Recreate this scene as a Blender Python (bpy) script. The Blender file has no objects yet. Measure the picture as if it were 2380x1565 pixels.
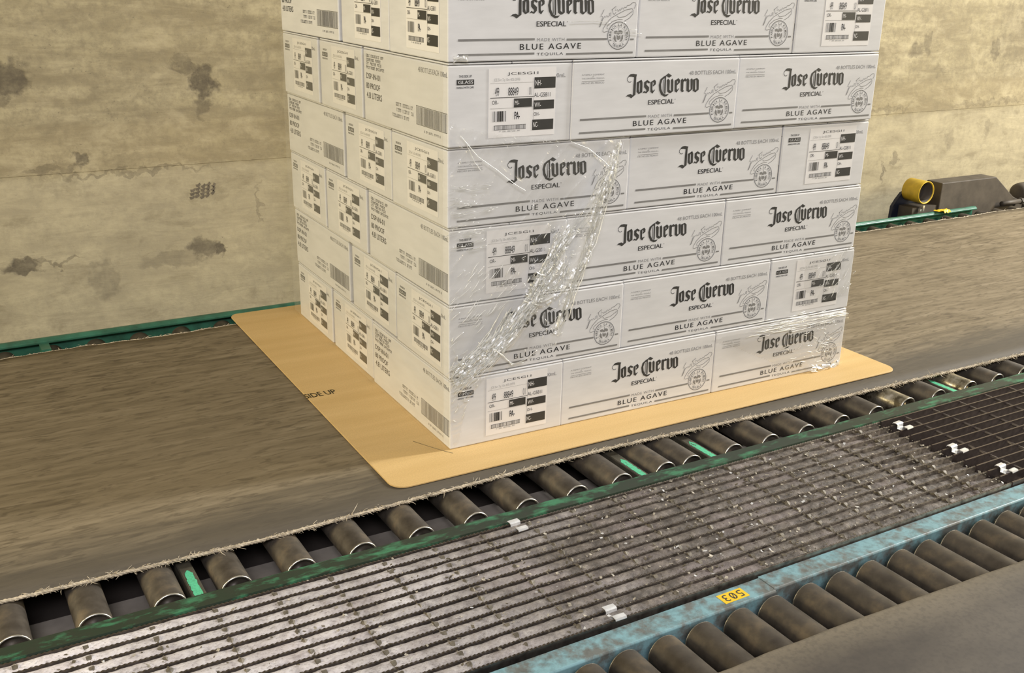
import bpy, bmesh, math, random
from math import sin, cos, pi, radians
from mathutils import Matrix, Vector, noise
from mathutils.geometry import tessellate_polygon

random.seed(7)
scene = bpy.context.scene
col = scene.collection

# ------------------------------------------------------------------ camera
cam_data = bpy.data.cameras.new('camera')
cam = bpy.data.objects.new('camera', cam_data)
col.objects.link(cam)
cam_data.sensor_fit = 'HORIZONTAL'
cam_data.sensor_width = 36.0
cam_data.lens = 2415.94 / 2380 * 36
cam_data.clip_start = 0.02
cam.matrix_world = Matrix((
    (0.86364765, 0.15227987, -0.48054508, -0.95826873),
    (-0.50369381, 0.29875695, -0.81057808, -1.88571605),
    (0.02013146, 0.94210144, 0.33472316, 1.02178102),
    (0, 0, 0, 1)))
scene.camera = cam

# ------------------------------------------------------------------ light, world, exposure
def area(name, loc, target, sx, sy, energy, color):
    d = bpy.data.lights.new(name, 'AREA')
    d.shape = 'RECTANGLE'; d.size = sx; d.size_y = sy
    d.energy = energy; d.color = color
    o = bpy.data.objects.new(name, d); col.objects.link(o)
    o.location = loc
    o.rotation_euler = (Vector(target) - Vector(loc)).to_track_quat('-Z', 'Y').to_euler()
    return o
# cool strip lamp far ahead on the right, over the walkway
area('strip_lamp', (6.0, -0.86, 3.2), (0.6, -0.1, 0.1), 0.5, 2.4, 500, (0.98, 0.97, 0.96))
# cool fill light added unseen behind the camera to brighten the front faces
area('front_fill', (-1.9, -4.0, 3.1), (0.2, 0.0, 0.3), 2.4, 1.0, 145, (0.95, 0.93, 1.0))
# warm sodium hall lamps: low down the line on the left, and ahead on the right facing the wall
area('hall_lamp', (-4.2, -0.2, 1.35), (0.0, 0.6, 0.25), 1.2, 1.2, 118, (1.0, 0.86, 0.55))
area('hall_lamp_far', (5.4, -2.4, 1.7), (3.0, 1.4, 0.4), 1.2, 1.2, 108, (1.0, 0.83, 0.48))
w = bpy.data.worlds.new('world'); scene.world = w
w.use_nodes = True
bg = w.node_tree.nodes['Background']
bg.inputs[0].default_value = (1.0, 0.91, 0.70, 1)
bg.inputs[1].default_value = 0.20
vs = scene.view_settings
vs.view_transform = 'Standard'; vs.look = 'None'
vs.exposure = 0.0; vs.gamma = 1.0; vs.use_curve_mapping = False

# ------------------------------------------------------------------ helpers
def ob(name, me, parent=None, mat=None, label=None, cat=None, group=None, kind=None):
    o = bpy.data.objects.new(name, me); col.objects.link(o)
    if parent is not None: o.parent = parent
    if mat is not None and me is not None and len(me.materials) == 0:
        for m in (mat if isinstance(mat, (list, tuple)) else [mat]): me.materials.append(m)
    if label: o['label'] = label
    if cat: o['category'] = cat
    if group: o['group'] = group
    if kind: o['kind'] = kind
    return o

class MB:
    """collects geometry for one mesh"""
    def __init__(s): s.v = []; s.f = []; s.m = []; s.sm = []
    def add(s, vs, fs, m=0, smooth=False):
        b = len(s.v); s.v.extend([tuple(v) for v in vs])
        for f in fs:
            s.f.append([b + i for i in f]); s.m.append(m); s.sm.append(smooth)
    def box(s, x0, x1, y0, y1, z0, z1, m=0):
        s.add([(x0,y0,z0),(x1,y0,z0),(x1,y1,z0),(x0,y1,z0),(x0,y0,z1),(x1,y0,z1),(x1,y1,z1),(x0,y1,z1)],
              [(0,3,2,1),(4,5,6,7),(0,1,5,4),(1,2,6,5),(2,3,7,6),(3,0,4,7)], m)
    def prism(s, prof, a0, a1, axis='y', m=0):
        """closed profile (list of 2-tuples) extruded along an axis"""
        n = len(prof)
        def P(p, a):
            if axis == 'y': return (p[0], a, p[1])
            if axis == 'x': return (a, p[0], p[1])
            return (p[0], p[1], a)
        vs = [P(p, a0) for p in prof] + [P(p, a1) for p in prof]
        fs = [(i, (i+1) % n, n+(i+1) % n, n+i) for i in range(n)]
        s.add(vs, fs, m)
        tri = tessellate_polygon([[Vector((p[0], p[1], 0)) for p in prof]])
        s.add(vs, [t for t in tri] + [(t[2]+n, t[1]+n, t[0]+n) for t in tri], m)
    def lathe(s, prof, n=24, axis='y', c=(0,0,0), m=0, smooth=True):
        """profile [(r, a)] turned round an axis"""
        vs = []; fs = []
        for r, a in prof:
            for k in range(n):
                t = 2*pi*k/n
                if axis == 'y': vs.append((c[0]+r*cos(t), c[1]+a, c[2]+r*sin(t)))
                elif axis == 'x': vs.append((c[0]+a, c[1]+r*cos(t), c[2]+r*sin(t)))
                else: vs.append((c[0]+r*cos(t), c[1]+r*sin(t), c[2]+a))
        for j in range(len(prof)-1):
            for k in range(n):
                k2 = (k+1) % n
                fs.append((j*n+k, (j+1)*n+k, (j+1)*n+k2, j*n+k2))
        s.add(vs, fs, m, smooth)
    def tube(s, pts, r, n=6, m=0, smooth=True, taper=None):
        vs = []; fs = []
        for i, p in enumerate(pts):
            p = Vector(p)
            d = (Vector(pts[min(i+1, len(pts)-1)]) - Vector(pts[max(i-1, 0)])).normalized()
            u = d.cross(Vector((0.13, 0.21, 1))).normalized(); w_ = d.cross(u)
            rr = r if taper is None else r*taper[i]
            for k in range(n):
                t = 2*pi*k/n
                vs.append(p + u*rr*cos(t) + w_*rr*sin(t))
        for i in range(len(pts)-1):
            for k in range(n):
                k2 = (k+1) % n
                fs.append((i*n+k, i*n+k2, (i+1)*n+k2, (i+1)*n+k))
        fs.append(tuple(range(n-1, -1, -1))); fs.append(tuple(range((len(pts)-1)*n, len(pts)*n)))
        s.add(vs, fs, m, smooth)
    def mesh(s, name):
        me = bpy.data.meshes.new(name)
        me.from_pydata(s.v, [], s.f)
        me.polygons.foreach_set('material_index', s.m)
        me.polygons.foreach_set('use_smooth', s.sm)
        me.update()
        return me

def bevelled(me, w, seg=2, angle=0.5):
    bm = bmesh.new(); bm.from_mesh(me)
    bmesh.ops.remove_doubles(bm, verts=bm.verts, dist=1e-6)
    bmesh.ops.recalc_face_normals(bm, faces=bm.faces)
    ed = [e for e in bm.edges if len(e.link_faces) == 2 and e.calc_face_angle(0) > angle]
    bmesh.ops.bevel(bm, geom=ed, offset=w, segments=seg, affect='EDGES', profile=0.5)
    bm.to_mesh(me); bm.free(); me.update()
    return me

# ------------------------------------------------------------------ node materials
class NT:
    def __init__(s, name):
        s.mat = bpy.data.materials.new(name); s.mat.use_nodes = True
        s.t = s.mat.node_tree; s.t.nodes.clear()
        s.out = s.n('ShaderNodeOutputMaterial')
    def n(s, typ, **kw):
        nd = s.t.nodes.new(typ)
        for k, v in kw.items(): setattr(nd, k, v)
        return nd
    def l(s, a, b): s.t.links.new(a, b)
    def val(s, sock, v):
        if isinstance(v, bpy.types.NodeSocket): s.l(v, sock)
        elif v is not None:
            if hasattr(sock.default_value, '__len__') and not hasattr(v, '__len__'): v = (v, v, v)
            if hasattr(v, '__len__') and len(v) == 3 and len(sock.default_value) == 4: v = (*v, 1)
            sock.default_value = v
    def coord(s, scale=(1,1,1), loc=(0,0,0), rot=(0,0,0)):
        tc = s.n('ShaderNodeTexCoord'); mp = s.n('ShaderNodeMapping')
        s.l(tc.outputs['Object'], mp.inputs['Vector'])
        mp.inputs['Scale'].default_value = scale; mp.inputs['Location'].default_value = loc
        mp.inputs['Rotation'].default_value = rot
        return mp.outputs[0]
    def noise(s, vec, scale=5, detail=4, rough=0.55, dist=0.0):
        nd = s.n('ShaderNodeTexNoise')
        s.val(nd.inputs['Vector'], vec); nd.inputs['Scale'].default_value = scale
        nd.inputs['Detail'].default_value = detail; nd.inputs['Roughness'].default_value = rough
        nd.inputs['Distortion'].default_value = dist
        return nd.outputs['Fac']
    def ramp(s, fac, stops, interp='LINEAR'):
        nd = s.n('ShaderNodeValToRGB'); cr = nd.color_ramp; cr.interpolation = interp
        while len(cr.elements) < len(stops): cr.elements.new(0.5)
        for e, (p, c) in zip(cr.elements, stops):
            e.position = p
            e.color = (c, c, c, 1) if not hasattr(c, '__len__') else (*c, 1)
        s.val(nd.inputs[0], fac)
        return nd.outputs[0]
    def math(s, op, a, b=None, clamp=False):
        nd = s.n('ShaderNodeMath', operation=op, use_clamp=clamp)
        s.val(nd.inputs[0], a)
        if b is not None: s.val(nd.inputs[1], b)
        return nd.outputs[0]
    def mix(s, fac, a, b, blend='MIX'):
        nd = s.n('ShaderNodeMix', data_type='RGBA', blend_type=blend)
        s.val(nd.inputs[0], fac); s.val(nd.inputs[6], a); s.val(nd.inputs[7], b)
        return nd.outputs[2]
    def bump(s, h, strength=0.3, dist=0.01):
        nd = s.n('ShaderNodeBump'); nd.inputs['Strength'].default_value = strength
        nd.inputs['Distance'].default_value = dist; s.l(h, nd.inputs['Height'])
        return nd.outputs[0]
    def bsdf(s, base, rough=0.6, metal=0.0, normal=None, spec=0.5):
        nd = s.n('ShaderNodeBsdfPrincipled')
        s.val(nd.inputs['Base Color'], base); s.val(nd.inputs['Roughness'], rough)
        s.val(nd.inputs['Metallic'], metal); s.val(nd.inputs['Specular IOR Level'], spec)
        if normal is not None: s.l(normal, nd.inputs['Normal'])
        s.l(nd.outputs[0], s.out.inputs[0])
        return s.mat

def simple(name, c, rough=0.6, metal=0.0, var=0.12, scale=40, spec=0.5, bump=0.0):
    t = NT(name); f = t.noise(t.coord(), scale, 4)
    lo = tuple(x*(1-var) for x in c); hi = tuple(min(1, x*(1+var)) for x in c)
    return t.bsdf(t.ramp(f, [(0.3, lo), (0.7, hi)]), rough, metal, t.bump(f, bump, 0.002) if bump else None, spec)
# ------------------------------------------------------------------ materials
def wall_material():
    t = NT('stained_concrete')
    p = t.coord()
    big = t.noise(p, 1.6, 3, 0.5)
    streak = t.noise(t.coord((1.2, 1, 7)), 2.6, 6, 0.6, 0.6)
    fine = t.noise(p, 34, 6, 0.7)
    pores = t.noise(t.coord((1, 1, 1.6)), 90, 2, 0.5)
    c = t.ramp(big, [(0.3, (0.33, 0.284, 0.170)), (0.7, (0.45, 0.388, 0.243))])
    c = t.mix(t.ramp(streak, [(0.36, 0.0), (0.62, 1.0)]), t.mix(0.8, c, (0.235, 0.195, 0.118)), c)
    c = t.mix(t.ramp(fine, [(0.35, 0.8), (0.58, 0.0)]), c, (0.235, 0.20, 0.128))
    c = t.mix(t.ramp(pores, [(0.26, 0.55), (0.33, 0.0)]), c, (0.13, 0.11, 0.08))
    # the band below the pour joint is paler, the one above it browner
    sp = t.n('ShaderNodeSeparateXYZ'); t.l(p, sp.inputs[0])
    wob = t.math('ADD', sp.outputs['Z'], t.math('MULTIPLY', t.math('SUBTRACT', streak, 0.5), 0.05))
    low = t.ramp(t.math('MULTIPLY', wob, 1.0), [(0.385, 1.0), (0.405, 0.0)])
    c = t.mix(t.math('MULTIPLY', low, 0.45), c, (0.42, 0.37, 0.252))
    mid = t.ramp(wob, [(0.40, 0.0), (0.41, 1.0), (0.535, 1.0), (0.56, 0.0)])
    c = t.mix(t.math('MULTIPLY', mid, 0.35), c, (0.29, 0.235, 0.135))
    patch = t.noise(t.coord((1, 1, 1.9)), 7.5, 6, 0.66, 0.4)
    c = t.mix(t.ramp(patch, [(0.50, 0.0), (0.66, 0.42)]), c, (0.50, 0.435, 0.28))
    c = t.mix(t.ramp(patch, [(0.33, 0.55), (0.45, 0.0)]), c, (0.22, 0.185, 0.115))
    # stains, chips and scuffs where the wall has them: x, z, radius x, radius z, strength
    warp = t.n('ShaderNodeTexNoise'); t.l(p, warp.inputs['Vector'])
    warp.inputs['Scale'].default_value = 26; warp.inputs['Detail'].default_value = 7
    add = t.n('ShaderNodeVectorMath', operation='MULTIPLY_ADD')
    t.l(warp.outputs['Color'], add.inputs[0]); add.inputs[1].default_value = (0.11, 0, 0.11)
    t.l(p, add.inputs[2])
    stains = [(-0.105, .660, .042, .055, .95), (-0.16, .705, .055, .016, .6), (-0.66, .690, .06, .055, .9),
              (-.69, .640, .03, .03, .6), (-.688, .131, .055, .028, .9), (-.60, .128, .07, .008, .55), (-.138, .125, .055, .042, .8),
              (-.085, .122, .02, .02, 1.0), (-.499, .440, .026, .024, .8), (-.165, .72, .02, .03, .4),
              (-.115, .585, .03, .03, .55), (-.25, .10, .10, .03, .35), (-.46, .06, .05, .07, .4), (-.58, .42, .09, .012, .4),
              (-.34, .395, .26, .010, .45), (.05, .26, .008, .07, .35),
              (3.212, .690, .05, .04, .45), (3.28, .72, .03, .05, .4), (3.79, .690, .045, .05, .6), (3.95, .76, .16, .22, .28),
              (3.07, .43, .16, .012, .35), (3.80, .43, .30, .015, .3), (3.17, .19, .02, .03, .5), (3.55, .26, .04, .05, .3),
              (3.83, .30, .02, .05, .3), (3.095, .125, .010, .05, .6), (3.40, .60, .04, .03, .25)]
    acc = None
    for sx, sz, rx, rz, k in stains:
        sub = t.n('ShaderNodeVectorMath', operation='SUBTRACT'); t.l(add.outputs[0], sub.inputs[0])
        sub.inputs[1].default_value = (sx + .055, 0, sz + .055)
        mul = t.n('ShaderNodeVectorMath', operation='MULTIPLY'); t.l(sub.outputs[0], mul.inputs[0])
        mul.inputs[1].default_value = (1/rx, 0, 1/rz)
        ln = t.n('ShaderNodeVectorMath', operation='LENGTH'); t.l(mul.outputs[0], ln.inputs[0])
        r = t.n('ShaderNodeMapRange'); r.clamp = True
        t.l(ln.outputs['Value'], r.inputs[0])
        r.inputs[1].default_value = 1.12; r.inputs[2].default_value = 0.72
        r.inputs[3].default_value = 0.0; r.inputs[4].default_value = k
        acc = r.outputs[0] if acc is None else t.math('MAXIMUM', acc, r.outputs[0])
    c = t.mix(t.math('MULTIPLY', acc, t.ramp(fine, [(0.3, 1.0), (0.75, 0.55)])), c, (0.085, 0.070, 0.050))
    hgt = t.math('SUBTRACT', t.math('ADD', t.math('MULTIPLY', fine, 0.35), streak), t.math('MULTIPLY', acc, 0.5))
    return t.bsdf(c, 0.86, 0, t.bump(hgt, 0.25, 0.01), 0.25)

def belt_material():
    t = NT('worn_rubber_belt')
    p = t.coord()
    s1 = t.noise(t.coord((1.3, 11, 1), rot=(0, 0, 0.05)), 3.2, 6, 0.62, 0.5)
    s2 = t.noise(t.coord((3.5, 16, 1), loc=(3, 1, 0)), 5.0, 5, 0.6, 0.8)
    b = t.noise(p, 1.7, 3)
    c = t.ramp(s1, [(0.30, (0.125, 0.099, 0.060)), (0.5, (0.195, 0.156, 0.098)), (0.72, (0.270, 0.222, 0.148))])
    c = t.mix(t.ramp(s2, [(0.36, 0.85), (0.50, 0.0)]), c, (0.093, 0.072, 0.044))
    c = t.mix(t.ramp(b, [(0.4, 0.0), (0.65, 0.4)]), c, (0.23, 0.185, 0.118))
    sp = t.n('ShaderNodeSeparateXYZ'); t.l(p, sp.inputs[0])
    edge = t.math('ADD', sp.outputs['Y'], t.math('MULTIPLY', t.math('SUBTRACT', s1, 0.5), 0.16))
    # the belt colour turns darker and greyer towards the near edge
    g = t.n('ShaderNodeMapRange'); g.clamp = True; t.l(edge, g.inputs[0])
    g.inputs[1].default_value = 0.05; g.inputs[2].default_value = -0.10; g.inputs[3].default_value = 0; g.inputs[4].default_value = 0.85
    c = t.mix(g.outputs[0], c, (0.080, 0.069, 0.053))
    return t.bsdf(c, 0.7, 0, t.bump(t.math('ADD', s1, t.math('MULTIPLY', s2, 0.5)), 0.18, 0.004), 0.3)

def paint_worn(name, dark, paint, lo, hi, scale, rough=0.45, stretch=(1, 1, 1), metal=0.0):
    t = NT(name); f = t.noise(t.coord(stretch), scale, 6, 0.65)
    g = t.noise(t.coord(), scale*3.1, 4, 0.6)
    c = t.mix(t.ramp(f, [(lo, 0.0), (hi, 1.0)]), dark, paint)
    c = t.mix(t.ramp(g, [(0.3, 0.35), (0.55, 0.0)]), c, (0.03, 0.028, 0.022))
    return t.bsdf(c, rough, metal, t.bump(f, 0.15, 0.002), 0.4)

def carton_material():
    t = NT('white_carton_board'); p = t.coord()
    f = t.noise(t.coord((1, 1, 5)), 9, 4); g = t.noise(p, 260, 2)
    c = t.ramp(f, [(0.3, (0.66, 0.655, 0.645)), (0.7, (0.74, 0.735, 0.725))])
    return t.bsdf(c, 0.55, 0, t.bump(t.math('ADD', f, t.math('MULTIPLY', g, 0.15)), 0.06, 0.003), 0.4)

def kraft_material():
    t = NT('kraft_fibreboard'); p = t.coord()
    f = t.noise(t.coord((1.0, 9, 1)), 2.5, 5, 0.5); g = t.noise(p, 300, 3)
    c = t.ramp(f, [(0.3, (0.60, 0.405, 0.165)), (0.7, (0.68, 0.475, 0.21))])
    c = t.mix(t.ramp(g, [(0.4, 0.25), (0.6, 0)]), c, (0.40, 0.26, 0.11))
    return t.bsdf(c, 0.55, 0, None, 0.35)

def roller_material():
    t = NT('dusty_roller_steel'); oi = t.n('ShaderNodeObjectInfo')
    mp = t.coord(); ad = t.n('ShaderNodeVectorMath', operation='ADD'); t.l(mp, ad.inputs[0])
    sc = t.n('ShaderNodeVectorMath', operation='SCALE'); t.l(oi.outputs['Location'], sc.inputs[0]); sc.inputs['Scale'].default_value = 37
    t.l(sc.outputs[0], ad.inputs[1])
    f = t.noise(ad.outputs[0], 22, 5, 0.62)
    c = t.ramp(f, [(0.3, (0.055, 0.045, 0.035)), (0.52, (0.092, 0.078, 0.061)), (0.72, (0.165, 0.13, 0.088))])
    return t.bsdf(c, t.ramp(f, [(0.3, 0.42), (0.7, 0.62)]), 0.35, None, 0.45)

def roller_shiny_material():
    t = NT('bare_roller_steel'); f = t.noise(t.coord((1, 1, 1)), 38, 4, 0.6)
    c = t.ramp(f, [(0.42, (0.10, 0.082, 0.05)), (0.52, (0.34, 0.30, 0.22)), (0.68, (0.62, 0.57, 0.47))])
    return t.bsdf(c, t.ramp(f, [(0.4, 0.55), (0.6, 0.22)]), 0.8, None, 0.5)

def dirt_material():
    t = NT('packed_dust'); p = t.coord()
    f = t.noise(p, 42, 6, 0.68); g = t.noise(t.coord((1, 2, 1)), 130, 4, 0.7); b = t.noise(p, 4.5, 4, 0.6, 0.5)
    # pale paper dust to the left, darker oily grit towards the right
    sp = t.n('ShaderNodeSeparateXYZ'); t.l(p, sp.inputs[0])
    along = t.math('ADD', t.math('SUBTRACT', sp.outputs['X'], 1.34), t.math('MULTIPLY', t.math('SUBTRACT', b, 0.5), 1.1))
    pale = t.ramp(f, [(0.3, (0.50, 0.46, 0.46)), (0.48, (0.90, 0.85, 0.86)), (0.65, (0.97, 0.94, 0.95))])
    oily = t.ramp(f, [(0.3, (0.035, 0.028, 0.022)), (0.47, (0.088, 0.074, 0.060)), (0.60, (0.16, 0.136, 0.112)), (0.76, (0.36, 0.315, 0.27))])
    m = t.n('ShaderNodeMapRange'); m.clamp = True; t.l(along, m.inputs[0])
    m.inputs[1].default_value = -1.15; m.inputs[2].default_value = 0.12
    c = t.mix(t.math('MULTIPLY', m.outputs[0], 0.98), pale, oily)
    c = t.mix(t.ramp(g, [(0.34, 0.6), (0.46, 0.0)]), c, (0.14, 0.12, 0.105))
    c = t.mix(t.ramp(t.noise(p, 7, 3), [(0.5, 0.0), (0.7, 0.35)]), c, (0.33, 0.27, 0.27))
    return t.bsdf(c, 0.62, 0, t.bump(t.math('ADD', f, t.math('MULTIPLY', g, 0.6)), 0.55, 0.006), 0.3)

def film_material(name, base, ink, grow, rough):
    t = NT(name)
    lw = t.n('ShaderNodeLayerWeight'); lw.inputs['Blend'].default_value = 0.35
    tr = t.n('ShaderNodeBsdfTransparent')
    gl = t.n('ShaderNodeBsdfGlossy'); gl.inputs['Roughness'].default_value = rough
    gl.inputs['Color'].default_value = (1, 1, 0.97, 1)
    df = t.n('ShaderNodeBsdfTranslucent'); df.inputs['Color'].default_value = (0.9, 0.9, 0.88, 1)
    dd = t.n('ShaderNodeBsdfDiffuse'); dd.inputs['Color'].default_value = (0.95, 0.95, 0.92, 1)
    m0 = t.n('ShaderNodeMixShader'); m0.inputs[0].default_value = 0.65; t.l(df.outputs[0], m0.inputs[1]); t.l(dd.outputs[0], m0.inputs[2])
    m1 = t.n('ShaderNodeMixShader'); m1.inputs[0].default_value = ink
    t.l(gl.outputs[0], m1.inputs[1]); t.l(m0.outputs[0], m1.inputs[2])
    fac = t.math('ADD', t.math('MULTIPLY', lw.outputs['Facing'], grow), base, clamp=True)
    m2 = t.n('ShaderNodeMixShader'); t.l(fac, m2.inputs[0])
    t.l(tr.outputs[0], m2.inputs[1]); t.l(m1.outputs[0], m2.inputs[2])
    t.l(m2.outputs[0], t.out.inputs[0])
    return t.mat

M_wall = wall_material(); M_belt = belt_material(); M_carton = carton_material(); M_kraft = kraft_material()
M_roller = roller_material(); M_roller_bare = roller_shiny_material(); M_dirt = dirt_material()
M_rim = simple('bright_rim_steel', (0.80, 0.77, 0.70), 0.28, 0.9, 0.1)
M_rim_dull = simple('dull_rim_steel', (0.34, 0.31, 0.26), 0.42, 0.8, 0.4, 120)
M_green = paint_worn('worn_dark_green_paint', (0.020, 0.034, 0.020), (0.045, 0.19, 0.095), 0.50, 0.64, 16, 0.5, (1, 2.5, 1))
M_green_clean = paint_worn('green_paint', (0.030, 0.105, 0.065), (0.045, 0.17, 0.11), 0.35, 0.6, 9, 0.35)
M_green_scraped = paint_worn('scraped_green_paint', (0.07, 0.085, 0.055), (0.11, 0.54, 0.30), 0.34, 0.38, 60, 0.5, (1, .35, 1))
M_bar_dull = simple('dull_crossbar', (0.085, 0.075, 0.052), 0.6, 0.1, 0.3, 40)
M_blue = paint_worn('worn_blue_paint', (0.145, 0.155, 0.145), (0.205, 0.365, 0.405), 0.40, 0.58, 26, 0.45)
M_zinc = simple('dirty_zinc', (0.20, 0.175, 0.15), 0.35, 0.75, 0.5, 90)
M_zinc_dark = simple('dark_oily_zinc', (0.115, 0.092, 0.084), 0.30, 0.6, 0.3, 60)
def bar_material():
    t = NT('serrated_bar_steel'); p = t.coord(); f = t.noise(p, 60, 3)
    sp = t.n('ShaderNodeSeparateXYZ'); t.l(p, sp.inputs[0])
    m = t.n('ShaderNodeMapRange'); m.clamp = True; t.l(sp.outputs['X'], m.inputs[0])
    m.inputs[1].default_value = 1.1; m.inputs[2].default_value = 2.1
    c = t.mix(m.outputs[0], t.ramp(f, [(0.3, (0.07, 0.06, 0.055)), (0.7, (0.15, 0.13, 0.12))]), t.ramp(f, [(0.3, (0.16, 0.135, 0.115)), (0.6, (0.46, 0.41, 0.35))]))
    return t.bsdf(c, 0.30, 0.8)
M_bar = bar_material()
M_nub = simple('rusty_rod', (0.135, 0.115, 0.083), 0.55, 0.3, 0.5, 90)
M_rod = simple('oily_rod', (0.13, 0.11, 0.10), 0.45, 0.5, 0.3, 60)
M_clip = simple('bright_zinc', (0.80, 0.81, 0.82), 0.32, 0.45, 0.15, 60)
M_pan = simple('dark_pan_steel', (0.045, 0.036, 0.03), 0.7, 0.1, 0.3, 12)
M_ledge = simple('grey_pan_flange', (0.27, 0.24, 0.205), 0.6, 0.0, 0.25, 14)
M_fray = simple('frayed_tan_fibre', (0.50, 0.43, 0.32), 0.8, 0, 0.35, 70)
M_ink = simple('black_ink', (0.042, 0.041, 0.038), 0.5, 0, 0.1)
M_ink_mid = simple('grey_ink', (0.22, 0.215, 0.205), 0.55, 0, 0.1)
M_ink_pale = simple('faded_grey_ink', (0.40, 0.395, 0.38), 0.55, 0, 0.1)
M_paper = simple('label_paper', (0.82, 0.80, 0.775), 0.45, 0, 0.02)
M_housing = simple('grimy_dark_paint', (0.075, 0.062, 0.047), 0.6, 0.1, 0.3, 14)
M_yellow = simple('yellow_paint', (0.62, 0.42, 0.03), 0.45, 0, 0.2, 25)
M_navy = simple('navy_paint', (0.012, 0.016, 0.035), 0.55, 0, 0.2, 20)
M_sticker = simple('yellow_sticker', (0.80, 0.52, 0.02), 0.4, 0, 0.05)
M_floor = simple('dark_floor', (0.06, 0.05, 0.043), 0.8, 0, 0.3, 6)
def belt2_material():
    t = NT('grey_rubber_belt'); p = t.coord(); f = t.noise(t.coord((1, 2, 1)), 2.6, 5, 0.6); g = t.noise(p, 120, 3)
    c = t.ramp(f, [(0.36, (0.058, 0.049, 0.040)), (0.64, (0.108, 0.092, 0.072))])
    sp = t.n('ShaderNodeSeparateXYZ'); t.l(p, sp.inputs[0])
    e = t.math('ADD', t.math('ADD', sp.outputs['Y'], t.math('MULTIPLY', sp.outputs['X'], 0.024)), t.math('MULTIPLY', f, 0.03))
    m = t.n('ShaderNodeMapRange'); m.clamp = True; t.l(e, m.inputs[0])
    m.inputs[1].default_value = -0.955; m.inputs[2].default_value = -0.880
    c = t.mix(t.math('MULTIPLY', m.outputs[0], 0.7), c, (0.215, 0.182, 0.128))
    c = t.mix(t.ramp(g, [(0.35, 0.3), (0.55, 0)]), c, (0.04, 0.035, 0.03))
    return t.bsdf(c, 0.55, 0, None, 0.35)
M_rubber_grey = belt2_material()
M_kraft_mark = simple('olive_print_ink', (0.16, 0.125, 0.06), 0.6, 0, 0.1)
M_film = film_material('clear_stretch_film', 0.05, 0.22, 0.30, 0.30)
M_film_dense = film_material('bunched_stretch_film', 0.66, 0.30, 0.4, 0.42)
M_scrap = simple('litter', (0.42, 0.38, 0.31), 0.5, 0.2, 0.6, 160)

# ------------------------------------------------------------------ setting
mb = MB()
mb.add([(-3.2,1.5,-0.75),(6.5,1.5,-0.75),(6.5,1.5,0.405),(-3.2,1.5,0.405),
        (-3.2,1.4988,0.4065),(6.5,1.4988,0.4065),(6.5,1.4988,3.0),(-3.2,1.4988,3.0),
        (-3.2,1.8,-0.75),(6.5,1.8,-0.75),(6.5,1.8,3.0),(-3.2,1.8,3.0)],
       [(0,1,2,3),(3,2,5,4),(4,5,6,7),(9,8,11,10),(7,6,10,11),(8,9,1,0),(1,9,10,6,5,2),(8,0,3,4,7,11)])
wall = ob('wall_back', mb.mesh('wall_back'), None, M_wall, kind='structure')
# tread print left on the wall: rows of flat dark blocks
mb = MB()
for r in range(5):
    for k in range(4):
        a = 0.30 + 0.13*r; cx = -0.166 + 0.0165*r + 0.002*k; cz = 0.298 + 0.0118*k + (0.004 if r % 2 else 0)
        if (r == 0 and k == 3) or (r == 4 and k == 0): continue
        pts = [(-.0078, -.0044), (.0005, -.0054), (.0078, -.0024), (.0072, .0048), (0, .0026), (-.0072, .0052)]
        prof = [(cx+px*cos(a)-pz*sin(a), cz+px*sin(a)+pz*cos(a)) for px, pz in pts]
        mb.prism(prof, 1.4995, 1.5005, 'y')
ob('scuff_mark', mb.mesh('scuff_mark'), wall, simple('tread_print', (0.13, 0.108, 0.075), 0.9, 0, 0.25, 60))
mb = MB(); mb.box(-3.2, 6.5, -4.5, 1.8, -0.80, -0.75)
ob('floor', mb.mesh('floor'), None, M_floor, kind='structure')

# ------------------------------------------------------------------ belt conveyor
belt_edge = [(-1.35,-.158),(-.929,-.156),(-.645,-.163),(-.488,-.168),(-.12,-.157),(.10,-.152),(.32,-.148),(.6,-.160),(.889,-.178),(1.3,-.188),(1.775,-.198),(2.4,-.20),(4.4,-.20)]
def interp(tab, x):
    for (a, b), (c, d) in zip(tab, tab[1:]):
        if x <= c:
            u = (x-a)/(c-a); u = max(0, min(1, u)); return b + (d-b)*u
    return tab[-1][1]
conv = ob('belt_conveyor', None, label='long flat belt conveyor with worn brown belt between green rails along the concrete wall', cat='conveyor')
mb = MB(); nx, ny = 220, 26
def bz(x, y):
    return -0.0055 - 0.0005*sin(x*9+y*4)
vs = []; fs = []
for i in range(nx+1):
    x = -1.35 + 5.6*i/nx
    y0 = interp(belt_edge, x) + 0.0015*noise.noise((x*18, 3, 0)); y1 = 1.072 + 0.012*noise.noise((x*4, 0, 5)) + 0.006*noise.noise((x*21, 1, 5))
    for j in range(ny+1):
        y = y0 + (y1-y0)*j/ny
        vs.append((x, y, bz(x, y)))
nv = len(vs)
vs += [(v[0], v[1], v[2]-0.006) for v in vs]
for i in range(nx):
    for j in range(ny):
        a = i*(ny+1)+j; q = (a, a+ny+1, a+ny+2, a+1)
        fs.append(q); fs.append(tuple(nv+k for k in reversed(q)))
    a = i*(ny+1); fs.append((a, nv+a, nv+a+ny+1, a+ny+1))
    a = i*(ny+1)+ny; fs.append((a+ny+1, nv+a+ny+1, nv+a, a))
mb.add(vs, fs, 0, True)
ob('belt', mb.mesh('belt'), conv, M_belt)

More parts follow.
